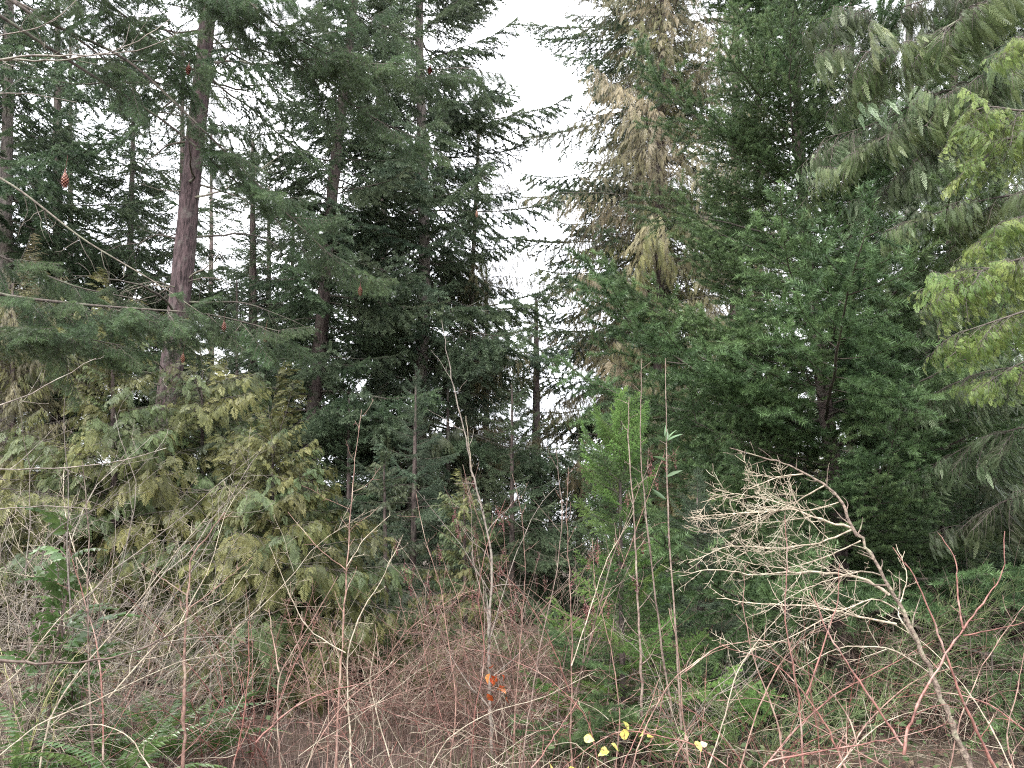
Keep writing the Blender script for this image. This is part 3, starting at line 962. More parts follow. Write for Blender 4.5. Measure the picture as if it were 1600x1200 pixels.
def near_fir():
    Y0 = 4.6
    base = G(-330, Y0)
    o = thing('fir_tree', 'near fir beside the viewer reaching soft drooping limbs hung with rusty cones', 'fir tree', base)
    ax = np.array([[0, 0, -0.1], [0.05, 0, 4], [0.1, 0.05, 8.5]])
    mb, path, rad = trunk_mb(ax, 0.16, 0.05, 5)
    link('trunk', mb.mesh('trunk', [BARK_DARK]), o)
    cr = holder('crown', o)
    ms = LIB_SPRIG.meshes(FIR_SOFT, LIMB)
    rng = np.random.default_rng(77)
    # limbs: height on the trunk, the pixels they pass, distance at both ends, where the sprigs begin, how many, sprig length, bark
    for z, pix, Y0_, Y1_, f0, ns, ln, bark in [
            (3.3, [(-120, 420), (0, 462), (150, 478), (330, 490), (438, 518)], 4.7, 5.2, 0.25, 29, 0.52, LIMB),
            (3.0, [(-150, 470), (-20, 510), (90, 520), (190, 540)], 4.6, 4.9, 0.3, 17, 0.48, LIMB),
            (3.6, [(-140, 330), (20, 410), (120, 450), (230, 470)], 4.9, 5.4, 0.35, 14, 0.45, LIMB),
            (5.6, [(40, 20), (200, 90), (330, 215), (480, 365), (560, 440)], 4.8, 5.4, 0.5, 23, 0.50, LIMB),
            (5.4, [(100, 90), (260, 190), (400, 310), (480, 395)], 5.0, 5.6, 0.6, 12, 0.45, LIMB),
            (6.6, [(180, -160), (340, -40), (430, 40), (530, 98), (640, 112), (745, 104)], 5.0, 5.5, 0.35, 34, 0.55, LIMB),
            (6.4, [(160, -120), (330, -20), (420, 60), (500, 130), (590, 190), (650, 215)], 5.2, 5.6, 0.4, 29, 0.55, LIMB),
            (6.7, [(200, -200), (400, -80), (520, 0), (640, 60)], 5.3, 5.8, 0.4, 20, 0.5, LIMB),
            (6.0, [(0, -80), (150, -10), (240, 60), (330, 130)], 4.7, 5.0, 0.35, 23, 0.5, LIMB),
            (5.7, [(-60, -40), (60, 20), (150, 80), (220, 150)], 4.7, 5.0, 0.4, 14, 0.45, LIMB),
            (4.4, [(-120, 210), (30, 295), (130, 375), (250, 445), (312, 488)], 4.7, 4.8, 0.9, 3, 0.3, LIMB_GREY)]:
        m = len(pix)
        pts = [base + np.array([0.05, 0, z])] + [P(px, py, Y0_ + (Y1_ - Y0_) * q / (m - 1)) for q, (px, py) in enumerate(pix)]
        lp = smooth_path(pts, 26) - base
        lb = MB()
        lb.tube(lp, np.linspace(0.011 if bark is LIMB_GREY else 0.014, 0.003, 26), 6, 0)
        if bark is LIMB_GREY:
            for q in range(14):
                j = rng.integers(10, 25)
                sp = wander(lp[j], (0.3, rng.normal() * 0.5, -1), 0.12 + 0.22 * rng.random(), 5, rng, 0.25)
                lb.tube(sp, np.linspace(0.004, 0.0012, 6), 3, 0)
        link('limb', lb.mesh('limb', [bark]), o)
        for q in range(ns):
            f = (f0 + (1 - f0) * (q + rng.random()) / ns) * 25
            j = min(int(f), 24)
            c = lp[j] + (lp[j + 1] - lp[j]) * (f - j)
            a = unit(lp[j + 1] - lp[j])
            az = math.atan2(a[1], a[0]) + (1 if q % 2 else -1) * R(25 + 45 * rng.random())
            sc = ln / LIB_SPRIG.L * (0.6 + 0.7 * rng.random()) * (1.15 - 0.45 * f / 25)
            link('branch', ms[rng.integers(5)], cr, placed(c, az, R(-18 + rng.normal() * 14), R(rng.normal() * 20), sc))
    for k, (px, py, Y, s) in enumerate([(102, 270, 4.2, 1.25), (295, 102, 4.8, 1.0), (672, 104, 5.3, 1.0), (618, 104, 5.3, 0.8), (563, 447, 5.3, 0.95),
                                        (415, 518, 5.1, 1.0), (350, 503, 5.0, 0.9), (286, 553, 4.9, 0.8), (745, 330, 5.3, 0.6)]):
        p = P(px, py, Y) - base
        link('cone', CONES[k % 3], o, Matrix.Translation(Vector(p)) @ Matrix.Rotation(rng.normal() * 0.25, 4, 'X') @ Matrix.Scale(s * 0.85, 4))


near_fir()


def hung_limb(o, cr, base, z, pix, Y0_, Y1_, f0, ns, ln, ms, L_, rng, r0=0.024, pitch=-20, bark=None):
    m = len(pix)
    pts = [base + np.array([0.0, 0, z])] + [P(px, py, Y0_ + (Y1_ - Y0_) * q / (m - 1)) for q, (px, py) in enumerate(pix)]
    lp = smooth_path(pts, 26) - base
    lb = MB()
    lb.tube(lp, np.linspace(r0, 0.004, 26), 6, 0)
    link('limb', lb.mesh('limb', [bark or LIMB]), o)
    for q in range(ns):
        f = (f0 + (1 - f0) * (q + rng.random()) / ns) * 25
        j = min(int(f), 24)
        c = lp[j] + (lp[j + 1] - lp[j]) * (f - j)
        a = unit(lp[j + 1] - lp[j])
        az = math.atan2(a[1], a[0]) + (1 if q % 2 else -1) * R(20 + 50 * rng.random())
        sc = ln / L_ * (0.6 + 0.7 * rng.random()) * (1.15 - 0.4 * f / 25)
        link('branch', ms[rng.integers(len(ms))], cr, placed(c, az, R(pitch + rng.normal() * 14), R(rng.normal() * 20), sc))


def right_cedar():
    Y0 = 7.2
    base = G(1830, Y0)
    o = thing('cedar_tree', 'near cedar sweeping drooping limbs of pale hanging sprays in from the right', 'cedar tree', base)
    mb, path, rad = trunk_mb(np.array([[0, 0, -0.1], [0, 0, 5], [0.1, 0, 11]]), 0.22, 0.06, 6)
    link('trunk', mb.mesh('trunk', [BARK_GREY]), o)
    cr = holder('crown', o)
    sage, deep, olive, mid = (LIB_CURTAIN.meshes(m, LIMB) for m in (CED_SAGE, CED_DEEP, CED_OLIVE, CED_MOSS))
    rng = np.random.default_rng(78)
    for z, pix, Y0_, Y1_, f0, ns, ln, ms in [
            (7.6, [(1640, -60), (1545, 5), (1440, 65), (1380, 80), (1305, 82)], 6.8, 7.0, 0.3, 40, 0.75, mid),
            (7.3, [(1700, 60), (1600, 110), (1480, 140), (1420, 165), (1370, 195), (1290, 215)], 7.0, 7.2, 0.3, 38, 0.7, sage),
            (7.0, [(1650, 40), (1530, 130), (1420, 190), (1340, 240), (1290, 285)], 6.7, 6.9, 0.35, 34, 0.6, mid),
            (6.6, [(1720, 240), (1600, 200), (1500, 215), (1420, 260), (1370, 310)], 7.0, 7.4, 0.3, 36, 0.7, sage),
            (8.2, [(1720, 20), (1600, -20), (1480, -10), (1380, 20), (1290, 30)], 7.3, 7.6, 0.25, 40, 0.75, deep),
            (6.0, [(1720, 330), (1600, 300), (1500, 320), (1430, 345), (1390, 370)], 6.8, 7.0, 0.3, 32, 0.6, mid),
            (5.4, [(1720, 430), (1620, 400), (1530, 430), (1470, 480)], 7.4, 7.6, 0.3, 28, 0.65, sage),
            (4.6, [(1720, 600), (1620, 570), (1530, 580), (1450, 620)], 7.2, 7.6, 0.3, 32, 0.65, sage),
            (4.0, [(1720, 700), (1620, 660), (1520, 690), (1440, 740)], 7.4, 7.8, 0.3, 32, 0.65, sage),
            (3.4, [(1720, 790), (1630, 760), (1550, 790), (1480, 840)], 7.4, 7.8, 0.3, 28, 0.6, deep)]:
        hung_limb(o, cr, base, z, pix, Y0_, Y1_, f0, ns, ln, ms, LIB_CURTAIN.L, rng)


right_cedar()


def lime_cedar():
    Y0 = 5.2
    base = G(1890, Y0)
    o = thing('cedar_tree', 'yellow green cedar holding bright sprays out at the right edge', 'cedar tree', base)
    mb, path, rad = trunk_mb(np.array([[0, 0, -0.1], [0, 0, 4], [0.05, 0, 7]]), 0.12, 0.04, 7)
    link('trunk', mb.mesh('trunk', [BARK_GREY]), o)
    cr = holder('crown', o)
    ms = LIB_PLUME.meshes(CED_LIME, LIMB)
    rng = np.random.default_rng(79)
    for z, pix, Y0_, Y1_, f0, ns, ln in [
            (4.6, [(1680, 150), (1600, 175), (1545, 165), (1505, 180)], 5.1, 5.3, 0.4, 20, 0.42),
            (4.5, [(1700, 200), (1610, 210), (1560, 220), (1530, 260)], 5.0, 5.2, 0.45, 16, 0.40),
            (5.3, [(1700, 60), (1620, 50), (1575, 80)], 5.2, 5.2, 0.5, 12, 0.38),
            (3.6, [(1700, 400), (1610, 400), (1540, 420), (1480, 450)], 5.2, 5.3, 0.35, 26, 0.45),
            (3.5, [(1700, 480), (1620, 480), (1560, 500), (1500, 520)], 5.0, 5.2, 0.4, 22, 0.42),
            (3.9, [(1700, 330), (1620, 330), (1570, 350), (1530, 380)], 5.3, 5.4, 0.45, 16, 0.38),
            (3.1, [(1700, 560), (1620, 555), (1570, 580), (1540, 600)], 5.1, 5.2, 0.5, 14, 0.36)]:
        hung_limb(o, cr, base, z, pix, Y0_, Y1_, f0, ns, ln, ms, LIB_PLUME.L, rng, 0.016)


lime_cedar()


# ------------------------------------------------------------------ bare twigs
def twig(mb, path, r0, r1, rng, level=0, side=0.16, sl=0.3, max_level=2, grav=0.0, spread=50, start=0.15, tip=None, k0=6, up=0.05):
    """One stem with its side twigs, recursively."""
    path = np.asarray(path, float)
    n = len(path)
    mb.tube(path, np.linspace(r0, r1, n) * (0.82 + 0.4 * rng.random(n)), k0 if level == 0 else (4 if level == 1 else 3), 0)
    s = np.concatenate([[0], np.cumsum(np.linalg.norm(np.diff(path, axis=0), axis=1))])
    tot = s[-1]
    if level >= max_level:
        if tip:
            tip(path[-1], unit(path[-1] - path[-2]))
        return
    d = tot * start
    ph = rng.random() * 6.28
    while d < tot * 0.98:
        i = min(int(np.searchsorted(s, d)) - 1, n - 2)
        i = max(i, 0)
        f = (d - s[i]) / max(s[i + 1] - s[i], 1e-6)
        p = path[i] + (path[i + 1] - path[i]) * f
        a = unit(path[i + 1] - path[i])
        ref = np.array([0, 0, 1.0]) if abs(a[2]) < 0.9 else np.array([1.0, 0, 0])
        u = unit(np.cross(a, ref))
        w = np.cross(u, a)
        ph += 2.4 + rng.normal() * 0.5
        an = R(spread + rng.normal() * 12)
        dd = unit(a * math.cos(an) + (u * math.cos(ph) + w * math.sin(ph)) * math.sin(an))
        ln = sl * tot * (0.35 + 0.8 * rng.random()) * (1.05 - 0.65 * d / tot)
        m = 6 if level == 0 else 4
        pp = [p]
        for j in range(m):
            dd = unit(dd + rng.normal(size=3) * 0.13 + np.array([0, 0, up - grav]))
            pp.append(pp[-1] + dd * ln / m)
        rr = (r0 + (r1 - r0) * d / tot) * 0.55
        twig(mb, pp, max(rr, 0.0016), 0.0011, rng, level + 1, side * 0.62, sl * 1.05, max_level, grav, spread, 0.25, tip, k0, up)
        d += side * (0.5 + 1.0 * rng.random())


def stem_lib(kind, mat, count, length=2.4, r0=0.0075, **kw):
    out = []
    bend = kw.pop('bend', (0.02, 0, -0.01))
    wob = kw.pop('wob', 0.07)
    for i in range(count):
        rng = np.random.default_rng(hash_seed(kind) + i)
        mb = MB()
        twig(mb, wander((0, 0, 0), (0.06, 0, 1), length, 12, rng, wob, bend), r0, 0.0015, rng, **kw)
        out.append(mb.mesh('stem', [mat]))
    return out


def hash_seed(s):
    return sum((i + 1) * ord(c) for i, c in enumerate(s)) % 100000


STEMS = {
    'grey': stem_lib('grey', TWIG_GREY, 7, side=0.13, sl=0.34, max_level=2, wob=0.13, spread=58),
    'pale': stem_lib('pale', TWIG_PALE, 7, side=0.13, sl=0.34, max_level=2, wob=0.13, spread=58),
    'red': stem_lib('red', TWIG_RED, 6, side=0.26, sl=0.28, max_level=2, r0=0.008, bend=(0.05, 0, -0.02), spread=42),
    'pink': stem_lib('pink', TWIG_PINK, 6, 1.7, 0.007, side=0.075, sl=0.30, max_level=2, bend=(0.09, 0, -0.04), spread=48),
    'brown': stem_lib('brown', TWIG_BROWN, 6, side=0.17, sl=0.30, max_level=2),
    'dark': stem_lib('dark', TWIG_DARK, 6, 1.9, 0.007, side=0.09, sl=0.30, max_level=2, bend=(0.06, 0, -0.03)),
    'broom': stem_lib('broom', TWIG_GREEN, 5, 1.4, 0.006, side=0.05, sl=0.34, max_level=2, spread=24, bend=(0.05, 0, -0.02), start=0.3),
    'yellow': stem_lib('yellow', TWIG_YELLOW, 4, 1.0, 0.006, side=0.10, sl=0.28, max_level=1, spread=35),
    'pole': stem_lib('pole', TWIG_BROWN, 4, 3.2, 0.013, side=0.30, sl=0.20, max_level=1, spread=48, wob=0.025, bend=(0, 0, 0), start=0.3),
}


def shrub(label, px, Y, kind, n, h, spread=0.35, lean=(0, 0), group=None, name='bare_shrub', cat='shrub', seed=None, radius=0.25):
    SEED[0] += 1
    rng = np.random.default_rng(SEED[0] if seed is None else seed)
    base = G(px, Y)
    base[2] = float(hump(base[0], base[1])) - 0.04
    o = thing(name, label, cat, base, group)
    ms = STEMS[kind]
    L0 = {'pink': 1.7, 'dark': 1.9, 'broom': 1.4, 'yellow': 1.0, 'pole': 3.2}.get(kind, 2.4)
    for i in range(n):
        a = rng.random() * 6.28
        rr = radius * math.sqrt(rng.random())
        tilt = spread * (0.3 + 0.9 * rng.random())
        loc = Vector((rr * math.cos(a), rr * math.sin(a), 0))
        s = h / L0 * (0.65 + 0.45 * rng.random())
        az = a + rng.normal() * 0.5
        m4 = (Matrix.Translation(loc) @ Matrix.Rotation(lean[0], 4, 'Y') @ Matrix.Rotation(lean[1], 4, 'X')
              @ Matrix.Rotation(az, 4, 'Z') @ Matrix.Rotation(tilt, 4, 'Y') @ Matrix.Scale(s, 4))
        link('stem', ms[rng.integers(len(ms))], o, m4)
    return o, base


shrub('tangled grey bare shrub before the buff cedar, tallest of the left thicket', 60, 6.6, 'grey', 13, 2.9, 0.4, group='bare shrubs of the grey thicket')
shrub('pale bare shrub between the fern clump and the red-barked trunk', 170, 6.9, 'pale', 11, 2.7, 0.38, group='bare shrubs of the grey thicket')
shrub('grey twiggy shrub behind the single pale pole', 270, 7.4, 'grey', 10, 2.2, 0.4, group='bare shrubs of the grey thicket')
shrub('low pale twig tangle around the tall evergreen stem', 20, 5.6, 'pale', 9, 1.6, 0.6, group='bare shrubs of the grey thicket')
shrub('dense pinkish brown twigs low behind the ferns', 220, 6.4, 'pink', 9, 1.5, 0.55, group='bare shrubs of the grey thicket')
shrub('brown spindly shrub rising out of the ferns', 130, 5.8, 'brown', 5, 2.0, 0.2)
shrub('yellow green stems in the lower corner beside the ferns', 20, 5.4, 'yellow', 10, 0.95, 0.4, name='green_shrub')
shrub('red stemmed shrub before the small olive cedar', 420, 6.6, 'red', 8, 1.9, 0.42, group='red stemmed shrubs')
shrub('tall mauve brown shrub in the dark hollow', 530, 6.8, 'pink', 6, 2.1, 0.25)
shrub('sparse red canes right of the single pale pole', 345, 6.3, 'red', 5, 1.5, 0.5, group='red stemmed shrubs')
shrub('low grey whips at the foot of the dark hollow', 590, 7.2, 'pale', 8, 1.2, 0.6)
shrub('domed mass of fine pink twigs under the olive cedar', 720, 8.0, 'pink', 24, 1.75, 0.75, radius=0.5)
shrub('fine pink twigs spilling right of the orange leaf cluster', 830, 7.6, 'pink', 12, 1.4, 0.7, radius=0.4)
shrub('dark stemmed shrub behind the yellow leaves', 890, 6.8, 'brown', 7, 1.9, 0.3)
shrub('grey bare shrub tangled among the thin poles', 1030, 6.6, 'grey', 9, 1.8, 0.45)
shrub('green whippy broom below the arching shrub', 1180, 6.3, 'broom', 13, 1.15, 0.5, name='green_shrub', group='green broom shrubs')
shrub('green broom bush under the leaning mossy stem', 1320, 6.8, 'broom', 12, 1.3, 0.5, name='green_shrub', group='green broom shrubs')
shrub('olive broom in front of the short dark fir', 1390, 7.8, 'broom', 11, 1.9, 0.35, name='green_shrub', group='green broom shrubs')
shrub('red caned shrub crossing under the arching shrub', 1260, 5.4, 'red', 9, 1.45, 0.6, group='red stemmed shrubs')
shrub('pinkish canes crossing left of the leaning mossy stem', 1130, 5.6, 'red', 7, 1.3, 0.55, group='red stemmed shrubs')
shrub('dark brown thicket under the short dark firs', 1500, 8.2, 'dark', 22, 1.7, 0.6, radius=0.7, group='dark thickets')
shrub('dark brown thicket at the right edge', 1640, 7.6, 'dark', 18, 1.7, 0.6, radius=0.6, group='dark thickets')
shrub('dark brown thicket behind the leaning mossy stem', 1380, 8.6, 'dark', 14, 1.4, 0.6, radius=0.5, group='dark thickets')


for px, Y, kind, h, n, lab in [(-40, 8.2, 'grey', 2.5, 10, 'grey leafless shrub at the foot of the buff olive cedar'), (330, 7.6, 'brown', 1.5, 9, 'brown leafless shrub just left of the small olive cedar'),
                               (640, 8.2, 'pink', 1.7, 12, 'pinkish leafless shrub between the dark hollow and the domed twig mass'), (800, 8.6, 'brown', 1.9, 12, 'brown leafless shrub under the maroon seed heads'),
                               (900, 8.4, 'dark', 1.5, 10, 'dark leafless shrub at the foot of the lime green sapling'), (1150, 7.2, 'brown', 1.4, 9, 'brown leafless shrub under the tips of the arching dead shrub'),
                               (1450, 8.8, 'dark', 2.0, 16, 'dark leafless shrub at the foot of the short dark fir'), (1560, 8.6, 'dark', 2.0, 16, 'dark leafless shrub behind the forking red canes'),
                               (1680, 8.6, 'dark', 2.0, 14, 'dark leafless shrub cut by the right edge of the view')]:
    shrub(lab, px, Y, kind, n, h, 0.55, group='leafless shrubs along the foot of the trees', radius=0.6)


def traced(name, label, cat, lines, mat, seed, group=None, **kw):
    """A shrub whose main stems follow what the photograph shows: lines = [(pixels, Y start, Y end, r0, r1, options)]."""
    rng = np.random.default_rng(seed)
    pix, Y0, Y1 = lines[0][:3]
    b = P(pix[0][0], pix[0][1], Y0)
    base = np.array([b[0], b[1], -0.05])
    o = thing(name, label, cat, base, group)
    for pix, Y0, Y1, r0, r1, opt in lines:
        m = len(pix)
        pts = np.array([P(px, py, Y0 + (Y1 - Y0) * i / (m - 1)) for i, (px, py) in enumerate(pix)])
        path = smooth_path(pts, max(8, m * 4))
        path[1:-1] += rng.normal(size=(len(path) - 2, 3)) * min(r0, 0.012) * 0.4
        mb = MB()
        o_ = dict(side=0.2, sl=0.25, max_level=2)
        o_.update(kw)
        o_.update(opt)
        om = o_.pop('mat', mat)
        twig(mb, path - base, r0, r1, rng, **o_)
        link('stem', mb.mesh('stem', [om]), o)
    return o, base


# the arching dead shrub on the right
traced('bare_shrub', 'arching dead shrub, pale dry twigs fanning left off a leaning mossy stem', 'shrub', [
    ([(1530, 1230), (1490, 1140), (1455, 1050), (1420, 970), (1398, 930), (1372, 890), (1352, 850), (1330, 825), (1318, 790), (1305, 770), (1270, 745), (1235, 725), (1190, 715), (1140, 700)],
     4.3, 5.0, 0.0165, 0.003, dict(side=0.06, sl=0.13, mat=TWIG_STEM, start=0.3, k0=8)),
    ([(1390, 930), (1360, 905), (1310, 895), (1250, 893), (1180, 898), (1110, 888), (1060, 900)], 4.75, 5.0, 0.010, 0.002, dict(side=0.045, sl=0.34)),
    ([(1330, 825), (1290, 815), (1240, 795), (1180, 800), (1120, 805), (1075, 810)], 4.85, 5.1, 0.008, 0.002, dict(side=0.04, sl=0.4)),
    ([(1330, 828), (1280, 850), (1210, 858), (1140, 850), (1075, 880)], 4.85, 4.7, 0.006, 0.002, dict(side=0.04, sl=0.4)),
    ([(1290, 758), (1230, 790), (1170, 820), (1110, 835), (1070, 820)], 4.9, 5.2, 0.005, 0.0015, dict(side=0.038, sl=0.42)),
    ([(1260, 740), (1215, 745), (1165, 765), (1150, 790)], 4.95, 4.9, 0.005, 0.0015, dict(side=0.035, sl=0.5)),
    ([(1310, 785), (1260, 800), (1200, 780), (1140, 770), (1095, 785)], 4.9, 4.8, 0.004, 0.0015, dict(side=0.035, sl=0.45)),
    ([(1345, 845), (1290, 870), (1230, 890), (1170, 880), (1120, 860)], 4.85, 5.1, 0.005, 0.0015, dict(side=0.04, sl=0.42)),
    ([(1410, 960), (1370, 930), (1300, 960), (1230, 1000), (1150, 1020)], 4.75, 4.5, 0.005, 0.0015, dict(side=0.05, sl=0.4)),
    ([(1430, 1000), (1400, 960), (1420, 900), (1400, 850)], 4.7, 4.8, 0.005, 0.0015, dict(side=0.06, sl=0.35)),
    ([(1450, 1050), (1390, 1010), (1310, 1010), (1240, 1050)], 4.6, 4.4, 0.005, 0.0015, dict(side=0.06, sl=0.35)),
    ([(1400, 975), (1330, 960), (1260, 945), (1200, 945), (1120, 935)], 4.7, 4.6, 0.007, 0.002, dict(side=0.06, sl=0.3)),
    ([(1380, 900), (1350, 890), (1300, 905), (1255, 920), (1190, 960)], 4.75, 4.4, 0.005, 0.0015, dict(side=0.055, sl=0.35)),
], TWIG_PALE, 501)

# red canes right
traced('bare_shrub', 'tall red cane shrub forking before the dark thicket', 'shrub', [
    ([(1560, 1210), (1520, 1130), (1490, 1060), (1474, 1010), (1450, 950), (1430, 900), (1395, 855)], 4.2, 4.3, 0.008, 0.002, dict(side=0.4)),
    ([(1412, 1180), (1420, 1130), (1455, 1060), (1480, 1020), (1510, 975), (1545, 930), (1568, 895), (1570, 830)], 4.2, 4.3, 0.008, 0.002, dict(side=0.45)),
    ([(1505, 982), (1496, 930), (1495, 875), (1480, 850), (1465, 832)], 4.25, 4.3, 0.005, 0.0015, dict(side=0.4)),
    ([(1505, 993), (1550, 985), (1610, 970)], 4.25, 4.2, 0.004, 0.0015, dict(side=0.5)),
    ([(1255, 1200), (1250, 1100), (1235, 1020), (1225, 960), (1230, 870), (1226, 805)], 4.3, 4.4, 0.006, 0.002, dict(side=0.3)),
    ([(1410, 1165), (1360, 1090), (1320, 1030), (1290, 985), (1280, 950), (1265, 925)], 4.1, 4.4, 0.006, 0.002, dict(side=0.25)),
    ([(1260, 1085), (1290, 1000), (1310, 940), (1312, 880)], 4.2, 4.3, 0.005, 0.0015, dict(side=0.3)),
    ([(1200, 1190), (1270, 1175), (1340, 1165), (1410, 1150), (1490, 1130)], 4.1, 4.0, 0.005, 0.0015, dict(side=0.2)),
], TWIG_RED, 502, 'red stemmed shrubs', sl=0.16)

traced('bare_shrub', 'tangle of thin reddish canes crossing low before the arching shrub', 'shrub', [
    ([(1150, 1220), (1180, 1120), (1215, 1040), (1260, 990), (1330, 960)], 4.6, 4.9, 0.005, 0.0015, {}),
    ([(1080, 1220), (1065, 1100), (1060, 1010), (1045, 950)], 4.8, 4.9, 0.006, 0.002, {}),
    ([(1070, 1050), (1120, 1010), (1180, 1000), (1240, 1005)], 4.8, 4.9, 0.004, 0.0015, {}),
    ([(980, 1220), (1010, 1130), (1050, 1060), (1090, 1030), (1140, 1010)], 4.7, 4.9, 0.005, 0.0015, {}),
    ([(1350, 1220), (1330, 1120), (1280, 1060), (1210, 1020), (1150, 960)], 4.5, 4.8, 0.005, 0.0015, {}),
    ([(1300, 1220), (1360, 1120), (1430, 1060), (1500, 1040)], 4.5, 4.8, 0.005, 0.0015, {}),
    ([(1420, 1220), (1350, 1180), (1250, 1120), (1190, 1090), (1120, 1095)], 4.3, 4.6, 0.004, 0.0015, {}),
    ([(1590, 1220), (1570, 1150), (1590, 1080), (1600, 1020)], 4.4, 4.5, 0.005, 0.0015, {})], TWIG_PINK, 521, 'red stemmed shrubs', side=0.13, sl=0.28)
traced('bare_shrub', 'crossing red and mauve canes in front of the dark hollow', 'shrub', [
    ([(525, 1220), (528, 1100), (535, 1000), (540, 930), (545, 850), (556, 700), (565, 640)], 5.4, 5.5, 0.008, 0.0018, {}),
    ([(550, 1220), (545, 1120), (542, 1020), (560, 960), (590, 920), (630, 835)], 5.4, 5.6, 0.007, 0.0018, dict(mat=TWIG_PALE)),
    ([(440, 1220), (432, 1110), (436, 1050), (470, 1000), (500, 950), (528, 900)], 5.2, 5.4, 0.006, 0.0018, {}),
    ([(436, 1050), (425, 990), (420, 950)], 5.25, 5.3, 0.005, 0.002, {}),
    ([(540, 1020), (480, 985), (455, 935), (420, 850)], 5.4, 5.3, 0.005, 0.0015, dict(mat=TWIG_PALE)),
    ([(540, 890), (500, 860), (450, 800)], 5.4, 5.3, 0.004, 0.0015, {}),
    ([(542, 885), (570, 840), (610, 805)], 5.4, 5.5, 0.004, 0.0015, dict(mat=TWIG_PALE)),
    ([(470, 1220), (500, 1150), (545, 1090), (600, 1050), (660, 1000)], 5.3, 5.5, 0.005, 0.0015, {}),
    ([(400, 1160), (450, 1110), (510, 1080), (600, 1060)], 5.1, 5.3, 0.006, 0.002, dict(mat=TWIG_RED)),
    ([(620, 1220), (590, 1120), (575, 1060), (590, 990)], 5.5, 5.6, 0.005, 0.0015, dict(mat=TWIG_PALE)),
    ([(510, 1220), (515, 1090), (500, 1010), (470, 960)], 5.4, 5.4, 0.005, 0.0015, {}),
    ([(360, 1220), (380, 1130), (390, 1040), (388, 970)], 5.2, 5.2, 0.006, 0.002, dict(mat=TWIG_RED))], TWIG_PINK, 522, 'red stemmed shrubs', side=0.16, sl=0.24)

traced('bare_shrub', 'pale crossing twigs before the ferns at the left', 'shrub', [
    ([(60, 1220), (75, 1120), (130, 1040), (200, 960), (260, 880), (330, 800)], 4.9, 5.1, 0.006, 0.0015, {}),
    ([(150, 1220), (140, 1100), (137, 1000), (138, 900), (140, 820), (128, 720)], 5.2, 5.3, 0.008, 0.002, dict(mat=TWIG_BROWN)),
    ([(160, 1220), (162, 1120), (155, 1020), (130, 930), (110, 860)], 5.2, 5.3, 0.007, 0.002, dict(mat=TWIG_RED)),
    ([(0, 1180), (60, 1130), (140, 1100), (220, 1060), (290, 1030), (350, 1020)], 4.8, 5.1, 0.005, 0.0015, {}),
    ([(240, 1210), (205, 1150), (160, 1130), (80, 1140)], 4.8, 4.9, 0.004, 0.0015, {}),
    ([(-20, 1090), (30, 1050), (80, 980), (110, 950), (150, 920), (200, 850)], 4.9, 5.1, 0.005, 0.0015, {}),
    ([(170, 1090), (250, 1000), (300, 960), (360, 930), (395, 880)], 5.0, 5.2, 0.005, 0.0015, {}),
    ([(110, 960), (105, 850), (108, 760), (98, 650), (110, 560)], 5.2, 5.4, 0.005, 0.0015, dict(mat=TWIG_GREY)),
    ([(30, 900), (90, 820), (165, 790), (230, 720), (260, 690)], 5.2, 5.4, 0.004, 0.0015, dict(mat=TWIG_GREY))], TWIG_PALE, 523, side=0.15, sl=0.24)

# single pale pole, left, with its twigs
traced('sapling', 'single pale pole with reddish forked twigs left of centre', 'sapling', [
    ([(286, 1210), (288, 1100), (289, 1000), (293, 930), (298, 870), (315, 845), (335, 822), (352, 800)], 5.2, 5.2, 0.012, 0.003, dict(side=0.3, sl=0.14)),
    ([(292, 930), (270, 915), (240, 895), (220, 880)], 5.2, 5.1, 0.005, 0.002, dict(side=0.1, sl=0.3)),
    ([(296, 950), (330, 925), (365, 895), (395, 870)], 5.2, 5.3, 0.004, 0.0015, dict(side=0.16, sl=0.3)),
], TWIG_PINK, 503)

traced('bare_tree', 'dark bare limb bowing low across the ferns from the left edge', 'branch', [
    ([(-30, 1030), (60, 1037), (130, 1035), (190, 1023), (245, 1005), (290, 980), (330, 950)], 4.6, 4.8, 0.010, 0.003, dict(side=0.22, sl=0.25)),
], TWIG_DARK, 504)

traced('bare_tree', 'smooth bare tree whose grey twigs enter the frame by the near fir', 'tree', [
    ([(-330, 1300), (-300, 900), (-280, 500), (-250, 250), (-200, 150)], 4.2, 4.2, 0.06, 0.025, dict(side=5, k0=10)),
    ([(-230, 200), (-100, 110), (0, 92), (70, 86), (160, 85), (230, 80), (285, 45)], 4.2, 4.2, 0.011, 0.002, dict(side=0.18)),
    ([(-220, 180), (-100, 120), (0, 90), (60, 96), (120, 92), (180, 80), (225, 62), (268, 28)], 4.2, 4.3, 0.009, 0.002, dict(side=0.2)),
    ([(-200, 150), (-60, 70), (0, 55), (60, 45), (90, 30), (120, 0)], 4.2, 4.1, 0.008, 0.002, dict(side=0.2)),
    ([(-230, 200), (-80, 150), (0, 146), (50, 147), (120, 160)], 4.2, 4.2, 0.006, 0.002, dict(side=0.2)),
    ([(-270, 500), (-80, 660), (0, 633), (45, 618), (85, 596), (150, 560)], 4.2, 4.4, 0.008, 0.002, dict(side=0.2)),
    ([(-280, 600), (-100, 720), (0, 735), (80, 732), (170, 725), (260, 700)], 4.2, 4.5, 0.007, 0.002, dict(side=0.2)),
    ([(-280, 700), (-100, 790), (0, 797), (60, 790), (140, 795)], 4.2, 4.3, 0.007, 0.002, dict(side=0.2)),
], TWIG_GREY, 505, sl=0.22)

